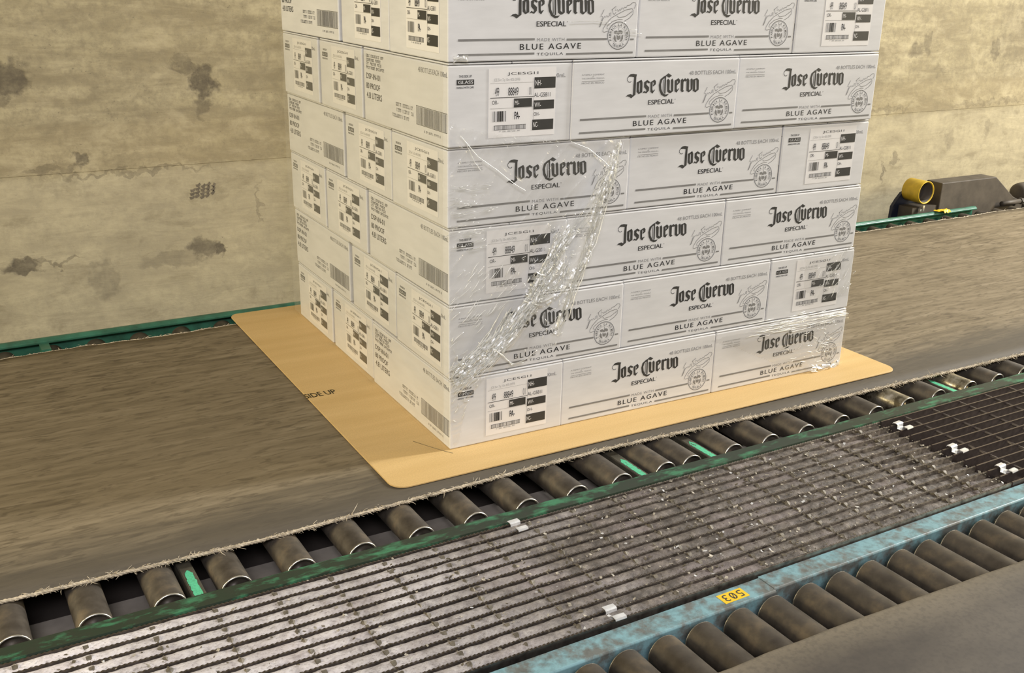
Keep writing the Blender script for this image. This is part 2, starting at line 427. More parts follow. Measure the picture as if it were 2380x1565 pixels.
# frayed cord along both belt edges
def fray(name, x0, x1, edge, z, side, n, r, parent):
    mb = MB(); rnd = random.Random(3 if side < 0 else 5)
    pts = []; m = int((x1-x0)/0.006)
    for i in range(m+1):
        x = x0 + (x1-x0)*i/m
        pts.append((x, edge(x) + side*0.002 + 0.0018*noise.noise((x*60, 0, side)), z + 0.0016*noise.noise((x*70, 4, side))))
    for ph in (0, 2.1, 4.2):
        tw = [(p[0], p[1]+r*0.55*cos(p[0]*260+ph), p[2]+r*0.55*sin(p[0]*260+ph)) for p in pts]
        mb.tube(tw, r*0.62, 5)
    for k in range(n):
        x = rnd.uniform(x0, x1)
        if noise.noise((x*7, 2, 2)) < -0.25 and rnd.random() < 0.7: continue
        y = edge(x); L = rnd.uniform(0.004, 0.011) * (1.5 if noise.noise((x*11, 5, 5)) > .30 else 1)
        if rnd.random() < 0.06: L *= 2.0
        a = rnd.gauss(0.0, 0.75) + (0 if rnd.random() < .7 else pi); el = rnd.uniform(-0.5, 0.6)
        p0 = Vector((x, y + side*rnd.uniform(-0.002, 0.004), z + rnd.uniform(-0.003, 0.004)))
        d = Vector((cos(a)*cos(el), (side*abs(sin(a)) if rnd.random() < .6 else sin(a))*cos(el), sin(el)))
        p1 = p0 + d*L*0.5; p2 = p0 + d*L + Vector((rnd.uniform(-1, 1), rnd.uniform(-1, 1), rnd.uniform(-.7, .4)))*L*0.3
        mb.tube([p0, p1, p2], rnd.uniform(0.0005, 0.0011), 3, 0, True, (1, 0.9, 0.25))
    return ob(name, mb.mesh(name), parent, M_fray, kind='stuff')
fray('frayed_edge', -1.3, 2.3, lambda x: interp(belt_edge, x), -0.0085, -1, 4200, 0.0036, conv)
fray('frayed_edge', -1.3, 4.2, lambda x: 1.072 + 0.012*noise.noise((x*4, 0, 5)) + 0.006*noise.noise((x*21, 1, 5)), -0.0075, 1, 1300, 0.0030, conv)

# rollers
R1 = 0.030
def roller_mesh(name, r, y0, y1, n=28):
    mb = MB()
    mb.lathe([(0.0001, 0.006), (0.008, 0.006), (0.008, 0.010), (r-.004, 0.010), (r-.004, 0.0012), (r-.0025, 0), (r-.0008, 0.0004), (r, 0.002),
              (r, y1-y0-.002), (r-.0008, y1-y0-.0004), (r-.004, y1-y0), (r-.004, y1-y0-.008), (0.0001, y1-y0-.008)], n)
    mb.lathe([(0.0001, -0.016), (0.0055, -0.016), (0.0055, 0.008)], 6, smooth=False)
    mb.lathe([(0.0055, y1-y0-0.008), (0.0055, y1-y0+.012), (0.0001, y1-y0+.012)], 6, smooth=False)
    return mb.mesh(name)
def rim_mesh(name, r, y):
    mb = MB(); mb.lathe([(r-.0030, y+.0010), (r-.0028, y-.0006), (r-.0010, y-.0010), (r+.0002, y+.0004), (r+.0002, y+.0022), (r-.0030, y+.0010)], 28)
    return mb.mesh(name)
YF, YB = -0.264, 1.150
rm1 = roller_mesh('roller', R1, YF, YB); rr1 = rim_mesh('roller_rim', R1, 0.0); rm1b = rm1.copy()
rm1.materials.append(M_roller); rm1b.materials.append(M_roller_bare); rr1.materials.append(M_rim)
front_rollers = [-1.166, -1.044, -.923, -.797, -.674, -.557, -.436, -.315, -.192, -.071, .050, .174, .291, .411, .486, .611, .726, .844, .965, 1.088, 1.207, 1.327, 1.456, 1.572, 1.69, 1.81, 1.93, 2.05]
back_only = [2.17 + .1205*k for k in range(13)]
for i, X in enumerate(front_rollers + back_only):
    shiny = i in (20, 22)
    o = ob('roller', rm1b if shiny else rm1, conv)
    o.location = (X, YF, -0.0118-R1)
    if shiny: o['label'] = 'bare shiny roller'
    o.rotation_euler = (0, random.uniform(0, 6), 0)
    if X < 2.1:
        rim = ob('roller_rim', rr1, o); rim['label'] = 'bright steel rim'
# front rail: angle iron; back rail: rounded green channel; cross members; pan
mb = MB(); mb.prism([(-.3265, -.016), (-.3255, -.0125), (-.2885, -.0125), (-.2865, -.0145), (-.2865, -.018), (-.321, -.0185), (-.321, -.10), (-.3265, -.10)], -1.4, 2.6, 'x')
ob('side_rail', mb.mesh('side_rail'), conv, M_green, label='dark green front rail with worn paint')
mb = MB()
prof = [(1.1765, -.10), (1.1765, -.008), (1.156, -.0085), (1.154, -.006), (1.154, -.002), (1.156, .0005)] + [(1.169-.011*cos(a), .0005+.006*sin(a)) for a in [k*pi/10 for k in range(1, 10)]] + [(1.182, -.001), (1.183, -.006), (1.183, -.10)]
mb.prism(prof, -1.5, 3.37, 'x')
ob('side_rail', mb.mesh('side_rail'), conv, M_green_clean, label='smooth green back rail against the wall')
for X in (-.624, .349, .548, 1.392):
    mb = MB(); mb.prism([(X-.013, -.075), (X-.013, -.030), (X-.011, -.028), (X+.011, -.028), (X+.013, -.030), (X+.013, -.075)], -.30, 1.10, 'y')
    o = ob('cross_member', mb.mesh('cross_member'), conv, M_bar_dull); o['label'] = 'dull crossbar with a strip of green paint left on top'
    rnd = random.Random(int(X*1000)); L = []; R = []
    for i in range(26):
        y = -.284+.0043*i; k = min(1, i/3, (25-i)/3)
        L.append((X-.0085*k*rnd.uniform(.72, 1.0)-.0005, y)); R.append((X+.0075*k*rnd.uniform(.70, 1.0)+.0005, y))
    mb = MB(); mb.prism(L + R[::-1], -.0279, -.0275, 'z')
    ob('paint_patch', mb.mesh('paint_patch'), o, M_green_scraped)
mb = MB(); mb.box(-.705, -.680, 1.10, 1.156, -.05, -.006)
ob('rail_bracket', mb.mesh('rail_bracket'), conv, M_green_clean)
mb = MB(); mb.box(-1.4, 4.2, -.321, 1.176, -.125, -.118); ob('pan', mb.mesh('pan'), conv, M_pan)
mb = MB(); mb.box(-1.4, 2.6, -.321, -.132, -.088, -.084); ob('pan_flange', mb.mesh('pan_flange'), conv, M_ledge)
for X in (-1.1, 0.2, 1.5, 2.8, 3.9):
    for Y in (-.30, 1.10):
        mb = MB(); mb.box(X-.03, X+.03, Y-.02, Y+.02, -.75, -.10); ob('leg', mb.mesh('leg'), conv, M_green_clean)

# ------------------------------------------------------------------ grating walkway
PITCH = 0.03008; Y0G = -0.334; ZG = -0.012; NB = 13
def bar_mesh(x0, x1, serr):
    mb = MB(); h = 0.025; n = int((x1-x0)/0.008); vs = []; fs = []; t = 0.0019
    for i in range(2*n+1):
        x = x0 + (x1-x0)*i/(2*n); z = 0 if i % 2 == 0 else -serr
        vs += [(x, -t, -h), (x, -t, z), (x, t, z), (x, t, -h)]
    for i in range(2*n):
        a = i*4; b = a+4
        fs += [(a, b, b+1, a+1), (a+1, b+1, b+2, a+2), (a+2, b+2, b+3, a+3)]
    fs += [(0, 1, 2, 3), tuple(2*n*4+k for k in (3, 2, 1, 0))]
    mb.add(vs, fs); return mb.mesh('bearing_bar')
def grating(x0, x1, crosses, label, mat, serr, rodmat, rise, drop):
    g = ob('steel_grating', None, label=label, cat='grating'); g.location = (x0, Y0G, ZG)
    bm_ = bar_mesh(0, x1-x0, serr); bm_.materials.append(mat)
    for k in range(NB):
        o = ob('bearing_bar', bm_, g); o.location = (0, -PITCH*k, 0.0)
    W = PITCH*(NB-1)
    mb = MB(); vs = []; fs = []; r = 0.0036; ys = []
    for k in range(NB-1):
        for u in (.06, .24, .36, .5, .64, .76, .94): ys.append((k, u))
    for i, (k, u) in enumerate(ys):
        y = -PITCH*(k+u); a = 0.35*sin(i*1.1)+.6*k; up = rise*max(0, 1-abs(u-.5)/.26)**.7
        for q in range(4): vs.append((r*(.75+.85*(up > 0))*cos(a*.3+q*pi/2+pi/4), y, r*sin(a*.3+q*pi/2+pi/4)-drop+up))
    n = len(ys)-1
    for i in range(n):
        for k in range(4):
            k2 = (k+1) % 4; fs.append((i*4+k, (i+1)*4+k, (i+1)*4+k2, i*4+k2))
    fs += [(0, 1, 2, 3), (n*4+3, n*4+2, n*4+1, n*4)]
    mb.add(vs, fs); me = mb.mesh('cross_rod'); me.materials.append(rodmat)
    for X in crosses:
        o = ob('cross_rod', me, g); o.location = (X-x0, 0, 0)
    mb = MB()
    for X in (0.06, x1-x0-.06):
        mb.box(X-.025, X+.025, -W-.004, .004, -.040, -.0255)
    ob('carrier_angle', mb.mesh('carrier_angle'), g, M_zinc_dark)
    return g
XA0, XA1, XB1 = -1.34, 1.016, 2.45
CP = 0.1032
ga = grating(XA0, XA1, [-.515 + CP*k for k in range(-7, 15)], 'serrated steel walkway grating packed with grey dust beside the green rail', M_bar, 0.0016, M_nub, 0.0056, 0.0058)
gb = grating(XA1+.006, XB1, [1.11 + CP*k for k in range(0, 13)], 'clean dark steel grating with open cells at the far right end of the walkway', M_zinc_dark, 0.0004, M_rod, 0.0, 0.0075)
# dust packed between the bars
mb = MB(); nx = 1000; rnd = random.Random(11)
for k in range(NB-1):
    yc0 = -PITCH*(k+1) + .0019; yc1 = -PITCH*k - .0019; W = yc1-yc0
    prof = [(0, -.9), (.08, -.35), (.24, .25), (.45, .55), (.65, .50), (.85, .05), (.95, -.45), (1, -.9)]
    vs = []; fs = []; m = len(prof)
    for i in range(nx+1):
        x = (XA1-XA0)*i/nx; X = x+XA0
        full = 0.5 + 0.5*noise.noise((X*3.1, k*0.7, 8)) - 0.0018*0
        right = max(0.0, min(1.0, (X-0.05)/0.9)); end = max(0, (X-0.80)/.22)
        for u, zz in prof:
            y = yc0 + W*u
            nz = noise.noise((X*38, y*70+k*9, 1.3)); n2 = noise.noise((X*120, y*160+k*5, 2.7)); n3 = noise.noise((X*11, k*4.0, 7.7))
            z = -0.0028 + (0.0042-.0014*right)*zz + 0.0009*nz + (0.0007+.0008*right)*n2 + 0.0011*n3 + right*.0013*abs(noise.noise((X*55, y*90+k*3, 5.1))) - right*0.0030 - end*0.009 + (0.0012+.0016*right)*max(0, nz)*2*full
            vs.append((x, y, min(z, 0.0012)))
    for i in range(nx):
        for j in range(m-1):
            a = i*m+j; fs.append((a, a+1, a+m+1, a+m) if False else (a+m, a+m+1, a+1, a))
    mb.add(vs, [tuple(reversed(f)) for f in fs], 0, True)
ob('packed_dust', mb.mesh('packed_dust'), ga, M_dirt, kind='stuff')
# saddle clips
def clip(X, k, label, tilt=0.0, dz=0.0):
    mb = MB(); w2 = 0.0115; t = 0.0012
    prof = [(0.0065, .0022), (.005, .0052), (-.004, .0056), (-.0075, .0035), (-.0085, -.006), (-PITCH+.0085, -.006), (-PITCH+.0075, .0035), (-PITCH+.004, .0056), (-PITCH-.005, .0052), (-PITCH-.0065, .0022)]
    vs = []; fs = []
    for x in (-w2, w2):
        for (y, z) in prof: vs.append((x, y, z))
        for (y, z) in prof: vs.append((x, y, z-t))
    n = len(prof)
    for i in range(n-1):
        fs += [(i, i+1, 2*n+i+1, 2*n+i), (n+i+1, n+i, 3*n+i, 3*n+i+1), (i+1, i, n+i, n+i+1), (2*n+i, 2*n+i+1, 3*n+i+1, 3*n+i)]
    fs += [(0, 2*n, 3*n, n), (n-1, 2*n-1, 4*n-1, 3*n-1)]
    mb.add(vs, fs)
    o = ob('grating_clip', None, label=label, cat='clip', group='saddle clips on the grating')
    o.location = (X, Y0G - PITCH*k, ZG+dz); o.rotation_euler = (0, 0, tilt)
    ob('saddle', mb.mesh('saddle'), o, M_clip)
    mb = MB(); mb.lathe([(0.0001, 0.0), (0.0048, 0.0), (0.0052, -.001), (0.0052, -.0036), (0.0001, -.0036)], 6, 'z', (0, -PITCH/2, -.0022), smooth=False)
    mb.lathe([(0.003, -.0036), (0.003, -.022), (0.0001, -.022)], 8, 'z', (0, -PITCH/2, -.0022))
    ob('bolt', mb.mesh('bolt'), o, M_clip)
clip(-.026, 0, 'bright saddle clip on dusty grating next to the green rail, left of the others', 0.05)
clip(-.030, 11, 'bright saddle clip on dusty grating next to the blue rail')
clip(1.045, 1, 'bright saddle clip at the panel joint nearest the green rail', 0.08)
clip(1.052, 6, 'bright saddle clip in the middle of the panel joint', 0.10, 0.001)
clip(1.062, 10, 'bright saddle clip at the panel joint nearest the blue rail', 0.10, 0.001)
# litter on the grating: chips and splinters
mb = MB(); rnd = random.Random(21)
for k in range(1100):
    X = rnd.uniform(-.9, 1.0) if k < 380 else max(-.6, min(1.0, rnd.gauss(.45, .33))); y = -PITCH*rnd.uniform(0.1, NB-1.1)
    s = rnd.uniform(0.0008, 0.0035) * (1.4 if rnd.random() < .15 else 1); a = rnd.uniform(0, 6)
    z = 0.0008 - 0.002*max(0, min(1, (X-.1)/.8)) ; e1 = rnd.uniform(.3, 1); ti = rnd.uniform(-.9, .9)
    c, s_ = cos(a), sin(a)
    P = [(-s, -s*e1), (s, -s*e1*.7), (s*.8, s*e1), (-s*.6, s*e1*.8)]
    top = [(X-XA0 + p*c-q*s_, y + p*s_+q*c, z + .0012 + p*ti*.6) for p, q in P]
    mb.add(top + [(v[0], v[1], v[2]-.0008) for v in top], [(0, 1, 2, 3), (7, 6, 5, 4), (0, 4, 5, 1), (1, 5, 6, 2), (2, 6, 7, 3), (3, 7, 4, 0)], (0 if rnd.random() < .42 else 2) if rnd.random() < .90 else 1)
ob('litter', mb.mesh('litter'), ga, [M_scrap, M_clip, M_nub], kind='stuff')

# ------------------------------------------------------------------ second conveyor: blue rail, close rollers, grey belt
rc = ob('roller_conveyor', None, label='close-pitch roller conveyor with pale blue rail and grey belt in the near right corner', cat='conveyor')
ZB = -0.022
mb = MB(); mb.prism([(-.705, ZB-.002), (-.703, ZB), (-.748, ZB), (-.7505, ZB-.003), (-.7505, -.095), (-.705, -.095)][::-1], -1.3, .278, 'x')
ob('side_rail', bevelled(mb.mesh('side_rail'), .0008, 1), rc, M_blue, label='pale blue rail, left length')
mb = MB(); mb.prism([(-.701, ZB-.002), (-.699, ZB), (-.742, ZB), (-.7445, ZB-.003), (-.7445, -.095), (-.701, -.095)][::-1], .279, 2.5, 'x')
ob('side_rail', bevelled(mb.mesh('side_rail'), .0008, 1), rc, M_blue, label='pale blue rail, right length')
R2 = 0.032; YB2 = -.770; L2 = .83
rm2 = roller_mesh('roller', R2, 0, L2); rr2 = rim_mesh('roller_rim', R2-.0004, 0.0002); rm2.materials.append(M_roller); rr2.materials.append(M_rim_dull)
xs2 = [-1.02 + .0796*k for k in range(11)] + [-.147, -.072, .008, .086, .170, .248, .332, .412, .491, .575, .650, .727, .814, .893] + [.974 + .0796*k for k in range(12)]
for X in xs2:
    o = ob('roller', rm2, rc); o.location = (X, YB2, -.012-R2); o.rotation_euler = (0, random.uniform(0, 6), pi)
    o.rotation_euler = (0, 0, pi)
    rim = ob('roller_rim', rr2, o); rim['label'] = 'dull steel rim'
mb = MB(); nx = 90; prof = []
vs = []; fs = []
be = [(-1.2, -.890), (0, -.891), (.24, -.893), (.40, -.899), (.743, -.914), (1.2, -.925), (2.2, -.93)]
for i in range(nx+1):
    x = -1.2 + 3.2*i/nx; y0 = interp(be, x) + .002*noise.noise((x*12, 0, 9))
    row = [(y0-.62, -.004), (y0-.30, -.003), (y0-.12, -.0025), (y0-.03, -.003), (y0-.008, -.0035), (y0-.002, -.0050), (y0, -.0085), (y0-.002, -.0112), (y0-.62, -.0115)]
    vs += [(x, y, z) for y, z in row]
m = 9
for i in range(nx):
    for j in range(m):
        j2 = (j+1) % m; fs.append((i*m+j, (i+1)*m+j, (i+1)*m+j2, i*m+j2))
fs += [tuple(range(m-1, -1, -1)), tuple(nx*m+k for k in range(m))]
mb.add(vs, [tuple(reversed(f)) for f in fs], 0, True)
ob('belt', mb.mesh('belt'), rc, M_rubber_grey)
mb = MB(); mb.box(-1.3, 2.5, -1.62, -.7505, -.115, -.108); ob('pan', mb.mesh('pan'), rc, M_pan)
mb = MB(); mb.box(-1.3, 2.5, -1.64, -1.615, -.115, -.02); ob('side_rail', mb.mesh('side_rail'), rc, M_blue, label='pale blue rail on the operator side')
for X in (-1.0, .3, 1.6):
    for Y in (-.728, -1.60):
        mb = MB(); mb.box(X-.02, X+.02, Y-.015, Y+.015, -.75, -.095); ob('leg', mb.mesh('leg'), rc, M_blue)
# ------------------------------------------------------------------ slip sheet
YAW = -0.021
Rz = Matrix.Rotation(YAW, 4, 'Z')
def rounded(pts, r, n=7):
    out = []
    N = len(pts)
    for i in range(N):
        p = Vector(pts[i]); a = (Vector(pts[i-1])-p).normalized(); b = (Vector(pts[(i+1) % N])-p).normalized()
        ang = a.angle(b); d = r/math.tan(ang/2); p0 = p+a*d; p1 = p+b*d
        c = p + (a+b).normalized()*(r/sin(ang/2))
        a0 = math.atan2(p0.y-c.y, p0.x-c.x); a1 = math.atan2(p1.y-c.y, p1.x-c.x)
        while a1-a0 > pi: a1 -= 2*pi
        while a1-a0 < -pi: a1 += 2*pi
        for k in range(n+1):
            t = a0+(a1-a0)*k/n; out.append((c.x+r*cos(t), c.y+r*sin(t)))
    return out
sheet = ob('slip_sheet', None, label='tan kraft slip sheet with rounded corners lying under the stacked white cases', cat='slip sheet')
mb = MB()
outline = rounded([(-.184, -.117), (1.322, -.130), (1.312, 1.150), (-.166, 1.160)], 0.036)
mb.prism(outline, -.0036, 0.0, 'z')
ob('board', bevelled(mb.mesh('board'), .0006, 1), sheet, M_kraft)
# crease by the near corner of the stack
mb = MB(); mb.tube([(-.052, .075, .0001), (-.03, .03, .0001), (-.012, -.004, .0001), (.0, -.022, .0001)], .0007, 4)
ob('crease', mb.mesh('crease'), sheet, M_kraft_mark)

# ------------------------------------------------------------------ flat print: lettering and marks as thin meshes
_cache = {}
def text_mesh(s, spacing=1.0):
    key = (s, spacing)
    if key in _cache: return _cache[key]
    cu = bpy.data.curves.new('lettering', 'FONT'); cu.body = s; cu.space_character = spacing; cu.resolution_u = 3
    o = bpy.data.objects.new('lettering', cu); col.objects.link(o)
    bpy.context.view_layer.update()
    me = bpy.data.meshes.new_from_object(o.evaluated_get(bpy.context.evaluated_depsgraph_get()))
    V = [(v.co.x, v.co.y) for v in me.vertices]; F = [tuple(p.vertices) for p in me.polygons]
    bpy.data.objects.remove(o); bpy.data.curves.remove(cu); bpy.data.meshes.remove(me)
    x0 = min(v[0] for v in V); x1 = max(v[0] for v in V); y0 = min(v[1] for v in V); y1 = max(v[1] for v in V)
    V = [((x-x0)/(x1-x0), (y-y0)/(y1-y0)) for x, y in V]
    _cache[key] = (V, F); return V, F
class Print:
    """flat print in face coordinates u (right), v (up), metres"""
    def __init__(s): s.mb = MB()
    def text(s, t, u0, v0, u1, v1, m=0, spacing=1.0, bold=0.0):
        V, F = text_mesh(t, spacing)
        for du in ((0,) if not bold else (-bold, bold)):
            s.mb.add([(u0+(u1-u0)*x+du, v0+(v1-v0)*y, .0003 if m == 3 else 0) for x, y in V], F, m)
    def rect(s, u0, v0, u1, v1, m=0): s.mb.add([(u0,v0,0),(u1,v0,0),(u1,v1,0),(u0,v1,0)], [(0,1,2,3)], m)
    def poly(s, P, m=0):
        tri = tessellate_polygon([[Vector((p[0], p[1], 0)) for p in P]])
        s.mb.add([(p[0], p[1], 0) for p in P], [tuple(t) for t in tri], m)
    def smudge(s, words, u0, v0, u1, v1, m, seed):
        """a line of print too small to read: letter-sized dabs in word groups"""
        rnd = random.Random(seed); n = sum(words)+len(words)-1; w = (u1-u0)/n; u = u0; h = v1-v0
        for k in words:
            for i in range(k):
                a, b = u+w*.10, u+w*.86
                s.rect(a, v0, a+w*.26, v1, m)
                if rnd.random() < .75: s.rect(a, v1-h*.22, b, v1, m)
                if rnd.random() < .65: s.rect(a, v0, b, v0+h*.22, m)
                if rnd.random() < .6: s.rect(b-w*.26, v0+h*rnd.choice((0, .4)), b, v1, m)
                u += w
            u += w
    def stroke(s, P, w, m=0):
        n = len(P); L = []; R = []
        for i in range(n):
            a = Vector(P[max(0, i-1)]); b = Vector(P[min(n-1, i+1)]); d = (b-a)
            d = d.normalized() if d.length > 1e-9 else Vector((1, 0)); q = Vector((-d.y, d.x))*w/2
            L.append(Vector(P[i])+q); R.append(Vector(P[i])-q)
        s.mb.add([(p.x, p.y, 0) for p in L+R], [(i, i+1, n+i+1, n+i) for i in range(n-1)], m)
    def ring(s, cu, cv, r0, r1, n=40, m=0):
        vs = []
        for k in range(n):
            a = 2*pi*k/n; vs += [(cu+r0*cos(a), cv+r0*sin(a), 0), (cu+r1*cos(a), cv+r1*sin(a), 0)]
        s.mb.add(vs, [(2*k, 2*k+1, (2*k+3) % (2*n), (2*k+2) % (2*n)) for k in range(n)], m)
    def arc_text(s, t, cu, cv, r, a0, a1, h, w, m=0, flip=False):
        n = len(t)
        for k, ch in enumerate(t):
            if ch == ' ': continue
            a = a0+(a1-a0)*(k+.5)/n
            V, F = text_mesh(ch)
            ww = w*(0.4 if ch in 'I' else 1)
            ta = a-pi/2 if not flip else a+pi/2
            c, s_ = cos(ta), sin(ta)
            s.mb.add([(cu+r*cos(a)+(x-.5)*ww*c-(y-.5)*h*s_, cv+r*sin(a)+(x-.5)*ww*s_+(y-.5)*h*c, 0) for x, y in V], F, m)
    def bars(s, u0, v0, u1, v1, n, seed, m=0):
        rnd = random.Random(seed); u = u0
        while u < u1-.0006:
            wd = rnd.choice((.0007, .0007, .0013, .0020)) * (u1-u0)/(n*.0022)
            s.rect(u, v0, min(u+wd, u1), v1, m); u += wd + rnd.choice((.0007, .0011, .0018)) * (u1-u0)/(n*.0022)
    def mesh(s, name, M, mats):
        me = s.mb.mesh(name); me.transform(M)
        for k in mats: me.materials.append(k)
        return me
INKS = [M_ink, M_ink_mid, M_ink_pale, M_paper]
CL, CE, CH = 0.4525, 0.2905, 0.1675       # case length, width, height
def basis(right, up, origin):
    r = Vector(right); u = Vector(up); n = r.cross(u)
    return Matrix((( r.x, u.x, n.x, origin[0]), (r.y, u.y, n.y, origin[1]), (r.z, u.z, n.z, origin[2]), (0, 0, 0, 1)))
EPS = 0.0004
F_BRAND = basis((1,0,0), (0,0,1), (0, -EPS, 0))
F_INFO = basis((-1,0,0), (0,0,1), (CL, CE+EPS, 0))
F_END = basis((0,-1,0), (0,0,1), (-EPS, CE, 0))
F_END2 = basis((0,-1,0), (0,0,1), (-EPS*3, CE, 0))

# blackletter wordmark and signature outlines, millimetres on the face
POLY = [[(143.5,131.0),(148.0,134.1),(155.3,134.6),(164.9,132.9),(163.6,127.7),(163.7,108.2),(164.0,89.7),(153.0,82.3),(147.3,85.8),(142.5,87.0),(138.5,86.1),(143.6,90.5),(151.0,91.8),(156.6,88.9),(157.2,93.2),(157.0,110.6),(157.9,127.3),(151.0,128.6),(143.6,128.8)],[(165.5,115.8),(178.0,121.3),(172.4,113.9),(172.0,101.4),(173.9,94.3),(172.8,90.5),(166.5,95.6)],[(173.4,118.8),(178.0,121.3),(181.1,116.3),(182.0,94.5),(172.8,90.5),(173.9,94.3),(175.2,95.8),(174.9,111.1)],[(185.5,115.7),(193.7,120.3),(201.7,115.7),(199.2,112.5),(192.8,115.4),(191.9,110.6),(199.8,104.3),(199.7,97.2),(193.3,91.4),(187.6,93.2),(182.9,92.3),(186.6,97.1),(192.0,94.7),(193.1,98.5),(186.0,105.3)],[(202.4,115.1),(213.7,120.6),(208.6,114.9),(208.7,100.1),(211.2,95.1),(209.9,90.2),(204.1,94.3)],[(208.6,114.9),(213.7,120.6),(217.5,116.3),(217.3,110.3),(210.7,105.6),(209.8,108.3),(212.3,112.1),(209.9,115.4)],[(209.9,90.2),(216.2,98.2),(214.1,98.9),(210.2,95.1)],[(225.8,108.3),(228.9,120.3),(238.1,126.6),(244.9,129.2),(242.5,124.3),(234.6,119.1),(231.9,110.3),(233.5,99.3),(238.5,90.3),(245.7,87.2),(255.5,88.0),(249.6,83.2),(243.3,82.3),(233.8,87.1),(228.2,96.2)],[(242.9,128.1),(250.2,133.1),(260.5,127.6),(253.1,123.4),(245.8,126.9)],[(236.3,119.0),(237.9,119.5),(239.8,90.8),(237.8,91.9)],[(240.4,124.4),(244.3,127.0),(245.9,88.9),(242.2,89.0)],[(247.2,118.7),(251.2,121.3),(255.5,117.3),(256.2,96.8),(260.9,93.9),(260.3,89.7),(256.1,89.6),(250.1,93.7)],[(258.5,118.3),(262.4,121.5),(265.4,117.0),(266.6,93.7),(260.3,89.7),(260.9,93.9)],[(269.2,116.9),(279.4,121.6),(275.6,116.1),(276.1,98.9),(279.0,94.4),(276.6,90.0),(270.6,93.5)],[(275.6,116.1),(279.4,121.6),(284.0,117.5),(283.8,112.0),(276.5,106.1),(275.7,108.9),(279.0,113.3)],[(276.6,90.0),(283.2,98.7),(280.9,99.3),(277.6,95.0)],[(286.1,117.5),(290.8,120.7),(294.1,116.1),(294.7,94.9),(298.0,93.1),(292.3,90.0),(287.6,94.1)],[(291.2,116.2),(297.9,121.0),(303.8,116.9),(300.1,113.7),(297.1,114.9),(293.7,113.4)],[(302.2,118.1),(305.8,121.1),(310.1,116.7),(310.9,96.6),(314.4,92.0),(311.0,89.3),(303.9,93.5)],[(313.3,117.8),(317.3,120.4),(320.3,116.4),(320.9,96.2),(311.0,89.3),(312.4,92.9),(315.8,96.4)],[(320.5,117.5),(331.8,120.3),(327.2,115.7),(328.4,96.0),(331.0,92.5),(329.9,88.6),(322.2,92.8)],[(328.4,117.9),(331.8,120.3),(337.3,115.9),(338.8,94.5),(329.9,88.6),(330.2,92.5),(333.0,95.8),(330.5,115.0)]]
CURL = [(144.9,130.2),(140.7,126.2),(140.1,121.4),(143.7,117.5),(148.5,116.8),(150.8,118.9)]
SIG = [[(363.9,99.3),(358.9,90.4),(355.8,84.8),(360.9,85.8),(359.9,81.3),(356.5,71.2),(353.6,63.9),(355.6,65.5),(358.0,71.1),(361.5,80.1),(366.7,86.7),(368.5,83.2),(371.0,87.7),(374.3,84.2),(377.7,87.5),(377.9,92.0),(380.8,93.0),(381.6,85.0)],[(384.5,99.7),(386.9,91.7),(390.1,89.3),(394.1,93.7)],[(383.1,98.6),(394.2,106.2),(392.2,97.2),(397.9,99.3),(399.1,95.2),(403.8,100.2),(404.9,96.8),(409.4,103.4),(412.8,99.9),(415.3,104.4),(419.9,103.1),(422.4,107.6),(429.8,108.5),(436.7,114.0),(442.8,113.8),(444.9,109.2),(441.2,101.3)],[(437.9,97.9),(435.2,101.5),(418.9,98.6),(398.9,90.1),(383.4,82.7),(371.2,71.7),(363.5,60.6),(362.6,54.9),(367.2,53.6),(375.8,56.1)],[(397.1,86.8),(401.9,83.1),(418.9,85.4),(434.5,94.6),(438.6,97.9),(438.0,89.9),(429.9,82.1),(417.0,75.7)],[(412.1,79.3),(403.1,79.7),(387.1,75.7),(374.7,67.0),(372.3,61.4),(376.9,60.1)]]

p = Print()
for P in POLY: p.poly([(a/1000, b/1000) for a, b in P])
p.stroke([(a/1000, b/1000) for a, b in CURL], .0014)
p.text('ESPECIAL', .2000, .0664, .2710, .0768, bold=.0003)
p.ring(.2738, .0755, .0006, .0011, 10)
for P in SIG: p.stroke([(a/1000, b/1000) for a, b in P], .0012, 1)
p.text('48 BOTTLES EACH 100mL', .3090, .1275, .4448, .1362, 1)
for (a, b, v) in ((.0220, .1965, .0398), (.2735, .3745, .0380)): p.rect(a, v-.0002, b, v+.0040, 1)
p.rect(.4345, .0367, .4440, .0400, 1)
for (a, b, v) in ((.0212, .1965, .0115), (.2735, .4432, .0090)): p.rect(a, v, b, v+.0040, 1)
p.text('MADE WITH', .2020, .0373, .2680, .0438, 1, 1.15)
p.text('BLUE AGAVE', .1620, .0212, .3095, .0330, 0, 1.25, .0002)
p.text('TEQUILA', .2020, .0085, .2660, .0148, 0, 1.2)
for v, t, m in ((.1342, 'A FAMILY COMPANY', 1), (.1262, 'THE ORIGINAL TEQUILA', 1), (.1168, 'HECHO EN MEXICO', 1)):
    p.text(t, .0225, v, .0800, v+.0032, m)
p.text('of', .0490, .1302, .0530, .1330, 1); p.rect(.0230, .1220, .0800, .1228, 1)
c = (.4038, .0463)
p.ring(*c, .0276, .0287, 44, 0); p.ring(*c, .0262, .0266, 44, 1); p.ring(*c, .0172, .0176, 36, 1)
p.arc_text('FABRICA LA ROJENA', *c, .0219, pi*1.16, -pi*.16, .0054, .0042, 0)
p.arc_text('TEQUILA', *c, .0219, pi*1.27, pi*1.73, .0050, .0042, 0, True)
